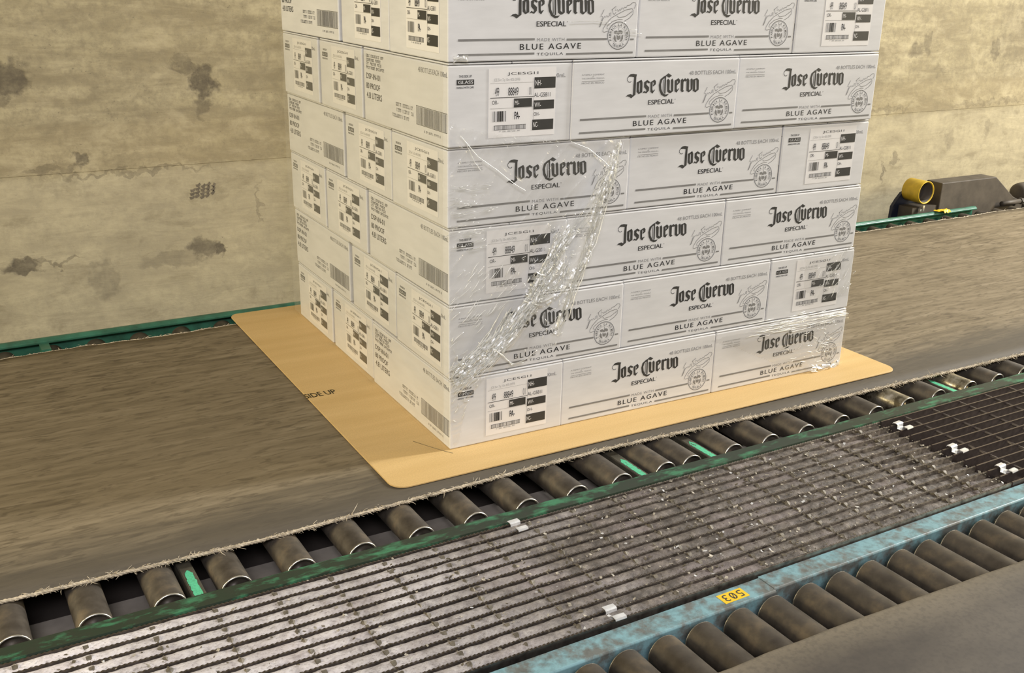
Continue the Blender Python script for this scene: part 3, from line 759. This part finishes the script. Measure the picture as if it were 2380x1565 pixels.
# emblem inside the seal: crest with plumes and a round body
for P in ([(-.010,.004),(-.012,.009),(-.006,.011),(-.002,.0075),(.002,.0115),(.008,.0105),(.011,.006),(.008,.003),(.004,.005),(0,.002),(-.005,.0045)],
          [(-.011,.002),(-.0125,-.006),(-.008,-.0120),(-.004,-.0125),(-.0065,-.008),(-.0075,-.002)],
          [(.011,.002),(.012,-.006),(.009,-.0115),(.004,-.0125),(.0065,-.008),(.0075,-.002)],
          [(-.005,.001),(0,-.001),(.004,.0005),(.0055,-.005),(.001,-.009),(-.004,-.0068)], [(-.0006,.010),(.0006,.010),(.0006,.0165),(-.0006,.0165)]):
    p.poly([(c[0]+a, c[1]+b) for a, b in P], 1)
me_brand = p.mesh('brand_print', F_BRAND, INKS)

p = Print()                                             # long side: contents, proof, bar code
for v, t, w_ in ((.1490, (4, 9, 3), .105), (.1400, (8, 5), .088), (.1315, (3, 6, 4), .092), (.1225, (9, 8), .108)):
    p.smudge(t, .0165, v-.003, .0165+w_, v+.0035, 1, int(v*9999))
p.text('DSP-IN-01', .0165, .0975, .1000, .1100, 1, 1.0, .0006)
p.text('80 PROOF', .0155, .0750, .0980, .0880, 1, 1.0, .0006)
p.text('4.8 LITERS', .0165, .0530, .1085, .0672, 1, 1.0, .0006)
pc = Print(); pc.text('48 BOTTLES EACH 100mL', .3100, .1385, .4500, .1490, 1); pr = Print()
for v, u, t in ((.0580, .188, (4, 7)), (.0455, .192, (4, 6, 2)), (.0325, .168, (10, 5))):
    pr.smudge(t, u, v-.0032, u+.092, v+.0045, 2, int(v*9999))
pb = Print(); pb.bars(.303, .0300, .444, .0665, 44, 5, 1)
for a, b, cc, d in ((.2985, .0285, .4485, .0295), (.2985, .0672, .4485, .0682), (.2985, .0285, .2995, .0682), (.4475, .0285, .4485, .0682)): pb.rect(a, b, cc, d, 0)
pb.smudge((1, 2, 5, 5, 1), .338, .0155, .418, .0200, 2, 4)
me_info = p.mesh('info_print', F_INFO, INKS); me_count = pc.mesh('bottle_count_print', F_INFO, INKS); me_recycle = pr.mesh('small_print', F_INFO, INKS); me_code = pb.mesh('bar_code', F_INFO, INKS)

p = Print()                                             # short side: handling mark
p.rect(.0188, .1240, .0580, .1345); p.text('GLASS', .0222, .1262, .0552, .1326, 3, 1.0, .0003)
p.text('THIS SIDE UP', .0240, .1385, .0525, .1432, 0, 1.0, .0001); p.text('HANDLE WITH CARE', .0188, .1170, .0575, .1210, 0, 1.0, .0001)
pe = Print(); pe.text('48 x 100mL', .2130, .1325, .2735, .1412, 1); me_endcount = pe.mesh('bottle_count_print', F_END, INKS)
me_end = p.mesh('handling_print', F_END, [M_ink, M_ink_mid, M_ink_pale, M_carton])
mb = MB(); mb.box(.0925, .2515, .0150, .1540, 0, .0003); me_label = mb.mesh('shipping_label'); me_label.transform(F_END); me_label.materials.append(M_paper)
p = Print()
p.text('JCESGI1', .1356, .1392, .2080, .1462, 0, 1.1)
p.text('JCE Slvr Tq 10m 40% OFFB', .1040, .1272, .1650, .1345, 2)
p.rect(.0958, .1248, .1985, .1252, 1); p.rect(.0962, .0953, .1985, .0965, 0); p.rect(.0962, .0741, .1980, .0746, 1)
p.rect(.1982, .0480, .1987, .1120, 1)
for a, b, cc, d in ((.1992, .1118, .2504, .1345), (.1987, .0691, .2482, .0876), (.1965, .0263, .2478, .0480), (.1515, .0752, .1943, .0930)): p.rect(a, b, cc, d, 0)
p.text('NH-', .2012, .1180, .2165, .1285, 3); p.text('WV-', .2005, .0735, .2160, .0830, 3); p.text('NC-', .1985, .0325, .2105, .0430, 3); p.text('MI-', .1535, .0800, .1640, .0890, 3)
p.text('499', .1068, .0990, .1165, .1165, 0, .9); p.text('88849', .1376, .0994, .1617, .1158, 0, .9); p.text('01', .1870, .0990, .1937, .1158, 1, .9)
p.text('AL-G5811', .1995, .0944, .2383, .1032, 0); p.text('OR-', .1005, .0826, .1150, .0906, 0); p.text('PA-', .1534, .0510, .1660, .0664, 0, .9, .0002); p.text('OH-', .1993, .0556, .2136, .0632, 0)
p.bars(.1010, .0475, .1345, .0690, 14, 3, 1); p.rect(.1125, .0480, .1265, .0688, 1)
p.bars(.1055, .0312, .1805, .0396, 30, 9, 1); p.rect(.1050, .0392, .1810, .0400, 0); p.rect(.1050, .0306, .1810, .0313, 0)
p.smudge((1, 2, 5, 2), .118, .0260, .168, .0288, 2, 6)
me_labelprint = p.mesh('label_print', F_END2, INKS)

# carton: body with two lid flaps folded on top
mb = MB(); mb.box(0, CL, 0, CE, 0, CH-.0058); me_body = bevelled(mb.mesh('carton'), .0028, 2); me_body.materials.append(M_carton)
mb = MB(); mb.box(.0008, CL-.0008, .0008, CE/2-.0012, CH-.0044, CH-.0010); me_flap = bevelled(mb.mesh('lid_flap'), .0010, 1); me_flap.materials.append(M_carton)

def make_case(label):
    t = ob('bottle_case', None, label=label, cat='carton', group='white bottle cases stacked on the slip sheet')
    ob('carton', me_body, t); a = ob('lid_flap', me_flap, t); b = ob('lid_flap', me_flap, t)
    b.location = (0, CE/2+.0004, 0)
    ob('brand_print', me_brand, t); ob('info_print', me_info, t); ob('bar_code', me_code, t); ob('bottle_count_print', me_count, t); ob('small_print', me_recycle, t); ob('handling_print', me_end, t); ob('bottle_count_print', me_endcount, t)
    lb = ob('shipping_label', me_label, t); ob('label_print', me_labelprint, lb)
    return t
def copy_tree(o, parent=None):
    c = o.copy(); col.objects.link(c)
    if parent is not None: c.parent = parent
    for ch in list(o.children): copy_tree(ch, c)
    return c
# layer offsets dx, dy, turn, base height
layers = [(.0009, -.0044, -.0008, .0), (.0014, .0008, -.0034, .1685), (.0016, .0045, -.0016, .337), (-.0001, .0035, .0016, .5055), (-.0039, -.0058, .0012, .674), (-.0031, -.0063, .0053, .8425)]
lname = ['bottom layer', 'second layer from bottom', 'third layer from bottom', 'fourth layer from bottom', 'fifth layer from bottom', 'topmost layer']
SL, SE = 0.4541, 0.2919
E_, L_ = SE, SL
odd = [(E_, 0, 90, 'labelled short end, leftmost of front row', (0, 0)), (E_, 0, 0, 'branded long side, middle of front row', (0, 0)), (E_+L_, 0, 0, 'branded long side, right end of front row', (0, 0)),
       (0, L_, 0, 'labelled short end, middle of left side', (0, 0)), (0, L_+E_, 0, 'labelled short end, rearmost of left side', (0, 0))]
even = [(0, 0, 0, 'branded long side, leftmost of front row', (0, 0)), (L_, 0, 0, 'branded long side, middle of front row', (0, 0)), (2*L_+E_, 0, 90, 'labelled short end, right end of front row', (0, 0)),
        (0, E_, 0, 'labelled short end, middle of left side', (0, 0)), (E_, 2*E_, 90, 'barcoded long side, rearmost of left side', (0, 0))]
proto = None; rnd = random.Random(5)
for li, (dx, dy, tw, z0) in enumerate(layers):
    for ci, (x, y, rot, desc, _) in enumerate(odd if li % 2 == 0 else even):
        lab = 'white bottle case, %s, %s' % (desc, lname[li])
        c = make_case(lab) if proto is None else copy_tree(proto)
        if proto is None: proto = c
        c['label'] = lab
        jx, jy, jr = rnd.uniform(-.0004, .0004), rnd.uniform(-.0014, .0014), rnd.uniform(-.0012, .0012)
        if ci >= 3: jx += rnd.uniform(0.0, .003) + .001; jy += (.016, .032)[ci-3] if li % 2 == 0 else (.010, .032)[ci-3]
        if li == 0 and ci >= 3: jx += .004
        M = Rz @ Matrix.Translation((dx+jx, dy+jy, z0+.0004)) @ Matrix.Rotation(tw, 4, 'Z') @ Matrix.Translation((x, y, 0)) @ Matrix.Rotation(radians(rot)+jr*.5, 4, 'Z')
        c.matrix_world = M
        for ch in c.children:                        # lid flaps sit a little sprung, each its own way
            if ch.name.startswith('shipping_label'):
                ch.location.z += 0; ch.location.y += rnd.uniform(-.003, .003)
        fl = [ch for ch in c.children if ch.name.startswith('lid_flap')]

# print on the slip sheet
p = Print(); p.text('SIDE UP', -.181, .421, -.100, .449, 0, .95, .0006)
ob('print', p.mesh('print', Matrix.Translation((0, 0, .0004)), [M_kraft_mark]), sheet)
# number label on the blue rail, read from the other side
mb = MB(); mb.box(-.0280, .0280, -.0135, .0135, 0, .0003)
nl = ob('number_label', mb.mesh('number_label'), rc, M_sticker); nl['label'] = 'yellow number label'
nl.location = (.197, -.7255, ZB+.0002); nl.rotation_euler = (0, 0, pi+.01)
p = Print(); p.text('503', -.0225, -.0095, .0215, .0095, 0, 1.15)
p.stroke([(-.0035, -.0080), (.0030, .0082)], .0016)
ob('number_print', p.mesh('number_print', Matrix.Translation((0, 0, .0005)), [M_ink]), nl)

# ------------------------------------------------------------------ stretch film hanging on the front of the stack
film = ob('stretch_film', None, label='torn clear stretch film clinging in shiny wrinkles around the front of the case stack', cat='plastic film')
film.matrix_world = Rz
def inside(P, x, y):
    r = False; j = len(P)-1
    for i in range(len(P)):
        if (P[i][1] > y) != (P[j][1] > y) and x < (P[j][0]-P[i][0])*(y-P[i][1])/(P[j][1]-P[i][1])+P[i][0]: r = not r
        j = i
    return r
def film_patch(name, poly, step, depth, mat, base=-.0095):
    xs = [q[0] for q in poly]; zs = [q[1] for q in poly]
    x0, x1, z0, z1 = min(xs), max(xs), min(zs), max(zs)
    nx = int((x1-x0)/step); nz = int((z1-z0)/step); mb = MB(); idx = {}; vs = []; fs = []
    def V(i, k):
        if (i, k) not in idx:
            x = x0+step*i; z = z0+step*k
            idx[i, k] = len(vs)
            jx = .4*step*noise.noise((i*1.7, k*2.3, 1)); jz = .4*step*noise.noise((i*2.1, k*1.3, 6))
            vs.append((x+jx, base-depth(x, z), z+jz))
        return idx[i, k]
    for i in range(nx):
        for k in range(nz):
            if inside(poly, x0+step*(i+.5), z0+step*(k+.5)):
                if (i+k) % 2: fs += [(V(i,k), V(i+1,k), V(i+1,k+1)), (V(i,k), V(i+1,k+1), V(i,k+1))]
                else: fs += [(V(i,k), V(i+1,k), V(i,k+1)), (V(i+1,k), V(i+1,k+1), V(i,k+1))]
    mb.add(vs, fs, 0, False)
    return ob(name, mb.mesh(name), film, mat)
def ridge(v): return (1-abs(v))**3
def crease_dir(x, z, ang, fr, seed, along=6):
    u = x*cos(ang)+z*sin(ang); v = -x*sin(ang)+z*cos(ang)
    return noise.noise((u*along, v*fr, seed))
polyA = [(-.003,.175),(-.003,.73),(.02,.715),(.108,.698),(.20,.685),(.301,.673),(.36,.668),(.426,.679),(.412,.66),(.404,.60),(.385,.52),(.361,.441),(.331,.394),(.318,.35),(.306,.316),(.295,.27),(.275,.217),(.24,.20),(.206,.207),(.15,.178),(.08,.16),(.04,.12),(.02,.02),(.006,.01),(-.003,.08)]
polyC = [(1.02,.335),(1.20,.345),(1.20,.205),(1.10,.20),(1.03,.24)]
BAND = [(.005,.172),(.04,.185),(.085,.215),(.148,.262),(.20,.325),(.235,.385),(.266,.442),(.300,.480),(.345,.520),(.378,.575),(.405,.640)]
def band_dist(x, z):
    best = 9
    for (a, b), (c_, d) in zip(BAND, BAND[1:]):
        t = ((x-a)*(c_-a)+(z-b)*(d-b))/((c_-a)**2+(d-b)**2); t = max(0, min(1, t))
        best = min(best, math.hypot(x-a-t*(c_-a), z-b-t*(d-b)))
    return best
def depthA(x, z):
    bd = band_dist(x, z); g = math.exp(-(bd/.045)**2)
    r = .0034*ridge(crease_dir(x, z, .80, 34, 1)) + .0035*g*ridge(crease_dir(x, z, .92, 60, 3)) + .0030*g*noise.noise((x*70, z*70, 4))
    r += .0026*ridge(crease_dir(x, z, -.62, 22, 5)) * (1 if z > .5 else .35)
    r += .0030*ridge(crease_dir(x, z, .12, 50, 7)) * max(0, 1-x/.14) + .0008*noise.noise((x*30, z*60, 2))
    return r + .002*g
film_patch('film_sheet', polyA, .0032, depthA, M_film)
# bunched rope of film running up across the patch, gathered folds
def gather(name, path, width, n_across, amp, seed, mat=M_film_dense, base=-.012):
    pts = []
    for (a, b), (c_, d) in zip(path, path[1:]):
        m = max(2, int(math.hypot(c_-a, d-b)/.0035))
        pts += [(a+(c_-a)*i/m, b+(d-b)*i/m) for i in range(m)]
    pts.append(path[-1]); vs = []; fs = []; n = len(pts)
    for i, (x, z) in enumerate(pts):
        a = pts[max(0, i-2)]; b = pts[min(n-1, i+2)]; d = Vector((b[0]-a[0], b[1]-a[1])).normalized(); q = Vector((-d.y, d.x))
        wd = width(i/(n-1))
        for j in range(n_across+1):
            s = j/n_across-.5
            f = noise.noise((i*.05, j*.55, seed)); f2 = noise.noise((i*.16, j*.9, seed+3)); f3 = noise.noise((i*.6, j*1.3, seed+5))
            vs.append((x+q.x*s*wd+.003*f, base-amp*(1.1*f+.8*f2+.25*f3+.55*(j % 2)), z+q.y*s*wd+.003*f2))
    m = n_across+1
    for i in range(n-1):
        for j in range(n_across):
            k = i*m+j; hole = noise.noise((i*.33+j*.21, j*.55-i*.09, seed+9))
            if hole > .05 : continue
            fs += [(k, k+m, k+m+1), (k, k+m+1, k+1)]
    mb = MB(); mb.add(vs, fs); return ob(name, mb.mesh(name), film, mat)
def bundle(path, width, n, seed, r0=.0005, r1=.0016, base=-.0125):
    rnd = random.Random(seed); mb = MB(); pts = []
    for (a, b), (c_, d) in zip(path, path[1:]):
        m = max(2, int(math.hypot(c_-a, d-b)/.006)); pts += [(a+(c_-a)*i/m, b+(d-b)*i/m) for i in range(m)]
    pts.append(path[-1]); N = len(pts)
    for k in range(n):
        L = int(N*rnd.uniform(.10, .55))+3; i0 = rnd.randint(-2, max(0, N-L+1)); off = rnd.gauss(0, .30); drift = rnd.uniform(-.25, .25); P = []
        for i in range(max(0, i0), min(N, i0+L)):
            p = pts[i]; a = pts[max(0, i-2)]; b = pts[min(N-1, i+2)]; d = Vector((b[0]-a[0], b[1]-a[1])).normalized(); q = Vector((-d.y, d.x))
            w_ = width(i/(N-1)); s = max(-.62, min(.62, off+drift*(i-i0)/L))*w_ + .0022*noise.noise((i*.22, k*3.7, seed))
            P.append((p[0]+q.x*s, base-.003*rnd.random()*0-.0035*noise.noise((i*.3, k*2.9, seed+4)), p[1]+q.y*s))
        if len(P) < 3: continue
        r = rnd.uniform(r0, r1); mb.tube(P, r, 4, 0, False, [max(.12, (.35+.65*sin(pi*i/(len(P)-1)))*(.7+.6*noise.noise((i*.9, k*1.7, seed+8)))) for i in range(len(P))])
    ob('film_gather', mb.mesh('film_gather'), film, M_film_dense, kind='stuff')
gather('film_gather', BAND[:8], lambda t: .050-.018*t, 20, .0034, 1)
gather('film_gather', [(.262,.235),(.285,.29),(.305,.345),(.335,.41),(.352,.47),(.372,.54),(.398,.60),(.410,.665)], lambda t: .018+.010*sin(3*t), 8, .003, 8)
gather('film_gather', [(.19,.36),(.225,.345),(.262,.362),(.285,.40)], lambda t: .075, 20, .0034, 13)
bundle(BAND[:8], lambda t: .046-.018*t, 120, 1, .0005, .0021)
bundle([(.0,.155),(.03,.175),(.085,.215),(.12,.25),(.16,.31)], lambda t: .052, 75, 3, .0005, .0021)
bundle([(.235,.385),(.266,.442),(.300,.480),(.345,.520),(.378,.575),(.405,.640)], lambda t: .030, 26, 4, .0004, .0011)
bundle([(.262,.235),(.285,.29),(.305,.345),(.335,.41),(.352,.47),(.372,.54),(.398,.60),(.410,.665)], lambda t: .022, 34, 8, .0004, .0012)
bundle([(.19,.36),(.225,.345),(.262,.362),(.285,.40)], lambda t: .07, 26, 13, .0004, .0011)
# tight bright hem along the free edge, and drawn strands
mb = MB()
def strand(pts, r):
    q = []
    for (a, b), (c_, d) in zip(pts, pts[1:]):
        for i in range(8): t = i/8; q.append((a+(c_-a)*t+.0007*noise.noise((a*50+t*9, b, 1)), -.015-.0015*noise.noise((t*4+a*20, b*9, 2)), b+(d-b)*t))
    q.append((pts[-1][0], -.015, pts[-1][1]))
    mb.tube(q, r, 5, 0, True, [.6+.5*abs(noise.noise((i*.4, r*999, 3))) for i in range(len(q))])
strand([(.412,.668),(.404,.60),(.385,.525),(.362,.441),(.340,.405),(.330,.365),(.312,.325),(.296,.272)], .0016)
strand([(.020,.700),(.06,.655),(.10,.628),(.15,.590),(.175,.575)], .0011)
strand([(.030,.690),(.052,.645),(.068,.625)], .0010)
strand([(.285,.672),(.33,.655),(.375,.622),(.388,.610)], .0013)
strand([(.10,.228),(.125,.212),(.150,.182),(.185,.190),(.215,.208)], .0012)
strand([(.100,.232),(.135,.200),(.152,.185),(.18,.183)], .0010)
strand([(.004,.166),(.06,.178),(.10,.200)], .0012)
strand([(-.001,.60),(.05,.585),(.085,.587)], .0007); strand([(.0,.545),(.04,.535),(.09,.540)], .0006)
rnd = random.Random(77)
def crease(x, z, ang, L, r):
    P = []; k = 5; bend = rnd.uniform(-.25, .25)
    for i in range(k+1):
        t = i/k-.5; a = ang+bend*t
        P.append((x+L*t*cos(a), -.0145-.001*rnd.random(), z+L*t*sin(a)))
    mb.tube(P, r, 4, 0, True, [.15+.85*sin(pi*i/k) for i in range(k+1)])
for k in range(95):                                     # short creases pulled towards the corner, left of the bunch
    x = rnd.uniform(.0, .15); z = rnd.uniform(.21, .42)
    if band_dist(x, z) < .03 or not inside(polyA, x, z) or x*.9+.21 > z: continue
    crease(x, z, rnd.gauss(.72, .12), rnd.uniform(.008, .04), rnd.uniform(.0004, .0010))
for k in range(60):                                     # nearly level creases at the corner
    x = abs(rnd.gauss(0, .05)); z = rnd.uniform(.46, .60)
    crease(x, z, rnd.gauss(.12, .10), rnd.uniform(.008, .045), rnd.uniform(.0004, .0009))
for k in range(120):                                    # crumpled bits right of the bunch
    if k % 3: x, z = rnd.gauss(.262, .030), rnd.gauss(.415, .045)
    else: x, z = rnd.gauss(.235, .045), rnd.gauss(.285, .045)
    if inside(polyA, x, z): crease(x, z, rnd.gauss(.9, .6), rnd.uniform(.004, .016), rnd.uniform(.0005, .0012))
for k in range(70):
    t = rnd.random(); x = .372+.04*t+rnd.gauss(0, .014); z = .50+.15*t
    if inside(polyA, x, z): crease(x, z, rnd.gauss(1.1, .5), rnd.uniform(.004, .018), rnd.uniform(.0004, .0010))
for k in range(90):                                     # the foot of the bunch and the corner below it
    x, z = abs(rnd.gauss(.02, .025)), rnd.gauss(.165, .040)
    if inside(polyA, x, z): crease(x, z, rnd.gauss(.8, .6), rnd.uniform(.004, .022), rnd.uniform(.0005, .0011))
for k in range(46):                                     # level pulls across the lower right
    x = rnd.uniform(.86, 1.17); z = .152+rnd.gauss(0, .011) + .012*(x-1.0)
    crease(x, z, rnd.gauss(.02, .03), rnd.uniform(.03, .13)*min(1, (1.2-x)/.08+.2), rnd.uniform(.0005, .0013))
for k in range(40):
    x, z = rnd.gauss(1.13, .03), rnd.gauss(.275, .035)
    if inside(polyC, x, z): crease(x, z, rnd.gauss(.9, .25), rnd.uniform(.01, .04), rnd.uniform(.0005, .0010))
for k in range(50):
    x, z = rnd.gauss(1.10, .05), rnd.gauss(.085, .03)
    if x < 1.19: crease(x, z, rnd.gauss(.1, .5), rnd.uniform(.006, .03), rnd.uniform(.0004, .0009))
for k in range(45):
    x, z = rnd.uniform(.1, .30), rnd.uniform(.665, .72)
    if inside(polyA, x, z): crease(x, z, rnd.gauss(-.3, .5), rnd.uniform(.004, .014), rnd.uniform(.0003, .0007))
ob('film_strand', mb.mesh('film_strand'), film, M_film_dense, kind='stuff')
# film pulled round the lower right of the stack
polyB = [(.72,.150),(1.205,.165),(1.205,-.0),(1.12,.002),(1.02,.01),(.98,.03),(.93,.06),(.80,.12)]
def depthB(x, z):
    r = .0016*ridge(crease_dir(x, z, .03, 60, 21, 3)) + .0010*noise.noise((x*20, z*40, 5))
    g = math.exp(-((z-.150)/.020)**2)*max(0, min(1, (x-.85)/.1)); r += .0030*g*ridge(crease_dir(x, z, .02, 120, 24, 4))
    h = math.exp(-((z-.015)/.022)**2-((x-1.12)/.07)**2); r += .004*h*noise.noise((x*100, z*130, 8)) + .002*math.exp(-((x-1.10)/.05)**2-((z-.09)/.04)**2)*ridge(noise.noise((x*70, z*70, 2)))
    return r
film_patch('film_sheet', polyB, .0034, depthB, M_film)
film_patch('film_sheet', polyC, .0038, lambda x, z: .0026*ridge(crease_dir(x, z, 1.0, 30, 31))*max(0, min(1, (x-1.05)/.06))+.0006*noise.noise((x*50, z*50, 3)), M_film, -.006)
# film lying flat along the left side of the stack
polyL = [(.0,.01),(.0,.84),(1.06,.84),(1.06,.02),(.6,.015)]
lf = film_patch('film_sheet', polyL, .010, lambda y, z: .0016*ridge(crease_dir(y, z, .05, 22, 41, 3)) + .0006*noise.noise((y*20, z*30, 2)), M_film, -.0105)
for v in lf.data.vertices: v.co = (v.co.y, v.co.x, v.co.z)
# small torn film tails: on the sheet and at the stack's upper edge
gather('film_tail', [(1.085,.012),(1.12,.006),(1.155,.004),(1.19,.016)], lambda t: .022, 8, .005, 17, M_film_dense, -.012)
gather('film_tail', [(.004,.848),(.018,.852),(.036,.850)], lambda t: .014, 6, .004, 19, M_film_dense, -.012)
mb = MB()
strand([(.27,.918),(.33,.920),(.37,.917)], .0009); ob('film_strand', mb.mesh('film_strand'), film, M_film_dense, kind='stuff'); mb = MB(); strand([(.385,.896),(.42,.895),(.452,.893)], .0009); strand([(.385,.915),(.41,.916)], .0007); strand([(.395,.903),(.44,.901)], .0007)
ob('film_strand', mb.mesh('film_strand'), film, M_film_dense, kind='stuff')

# ------------------------------------------------------------------ drive housing behind the far rail
dr = ob('drive_housing', None, label='grimy dark sheet-metal drive guard with sloped end behind the far green rail', cat='machine guard')
mb = MB(); mb.prism([(3.170, -.10), (3.170, .1235), (3.560, .1215), (3.718, .012), (3.80, -.02), (3.80, -.10)], 1.212, 1.300, 'y')
ob('guard_box', bevelled(mb.mesh('guard_box'), .004, 2), dr, M_housing)
mb = MB(); mb.prism([(2.955, -.12), (2.962, .015), (2.985, .045), (3.014, .075), (3.10, .10), (3.20, .06), (3.20, -.12)], 1.302, 1.318, 'y')
ob('mounting_plate', mb.mesh('mounting_plate'), dr, M_navy)
mb = MB(); mb.lathe([(.052, .0), (.052, .095), (.045, .098), (.0001, .098), (.0001, .06), (.046, .055), (.047, .002), (.050, -.001), (.052, .0)], 36, 'y', (3.057, 1.205, .090))
ob('guard_ring', mb.mesh('guard_ring'), dr, M_yellow)
mb = MB(); mb.lathe([(.0462, .0505), (.0462, .004), (.0455, .004), (.0455, .050), (.0001, .050)], 32, 'y', (3.057, 1.205, .090)); mb.lathe([(.0001, .042), (.014, .042), (.014, .05)], 16, 'y', (3.062, 1.205, .088))
ob('ring_bore', mb.mesh('ring_bore'), dr, M_pan)
mb = MB(); mb.box(3.045, 3.055, 1.20, 1.212, .005, .032); mb.box(3.028, 3.036, 1.20, 1.212, .005, .016)
ob('bracket', mb.mesh('bracket'), dr, M_rim)
mb = MB(); mb.box(3.0, 3.17, 1.222, 1.30, -.14, .02); ob('base', mb.mesh('base'), dr, M_housing)
mt = ob('gear_motor', None, label='dark rounded motor body beside the drive guard at the right edge', cat='motor')
mb = MB(); mb.lathe([(.0001, 0), (.035, 0), (.048, .01), (.052, .03), (.052, .30), (.045, .32), (.0001, .32)], 24, 'x', (3.815, 1.262, .010))
ob('motor_body', mb.mesh('motor_body'), mt, M_housing)
mb = MB(); mb.lathe([(.0001, 0), (.012, 0), (.012, .14), (.0001, .14)], 14, 'x', (3.60, 1.188, -.008)); mb.lathe([(.0001, .14), (.017, .14), (.017, .158), (.0001, .158)], 6, 'x', (3.60, 1.188, -.008), smooth=False)
ob('shaft', mb.mesh('shaft'), mt, M_housing)
mb = MB(); mb.box(3.812, 4.05, 1.19, 1.32, -.14, -.035); ob('motor_foot', mb.mesh('motor_foot'), mt, M_housing)
sc = ob('plastic_scrap', None, label='small crumpled yellow scrap lying on the far green rail', cat='litter'); sc.location = (3.125, 1.158, .009)
mb = MB(); vs = []; fs = []
for i in range(9):
    for j in range(4):
        x = -.043+.011*i; y = -.016+.010*j
        vs.append((x+.003*noise.noise((i, j, 1)), y, .003+.004*noise.noise((i*.9, j*.8, 4))+.002*(i % 2)-(.010 if j == 0 and i > 3 else 0)))
for i in range(8):
    for j in range(3): a = i*4+j; fs.append((a, a+4, a+5, a+1))
n0 = len(vs); vs += [(x, y, z-.001) for x, y, z in vs]; fs += [tuple(n0+k for k in reversed(f)) for f in fs]
mb.add(vs, fs); ob('scrap', mb.mesh('scrap'), sc, M_sticker)
bpy.context.view_layer.update()
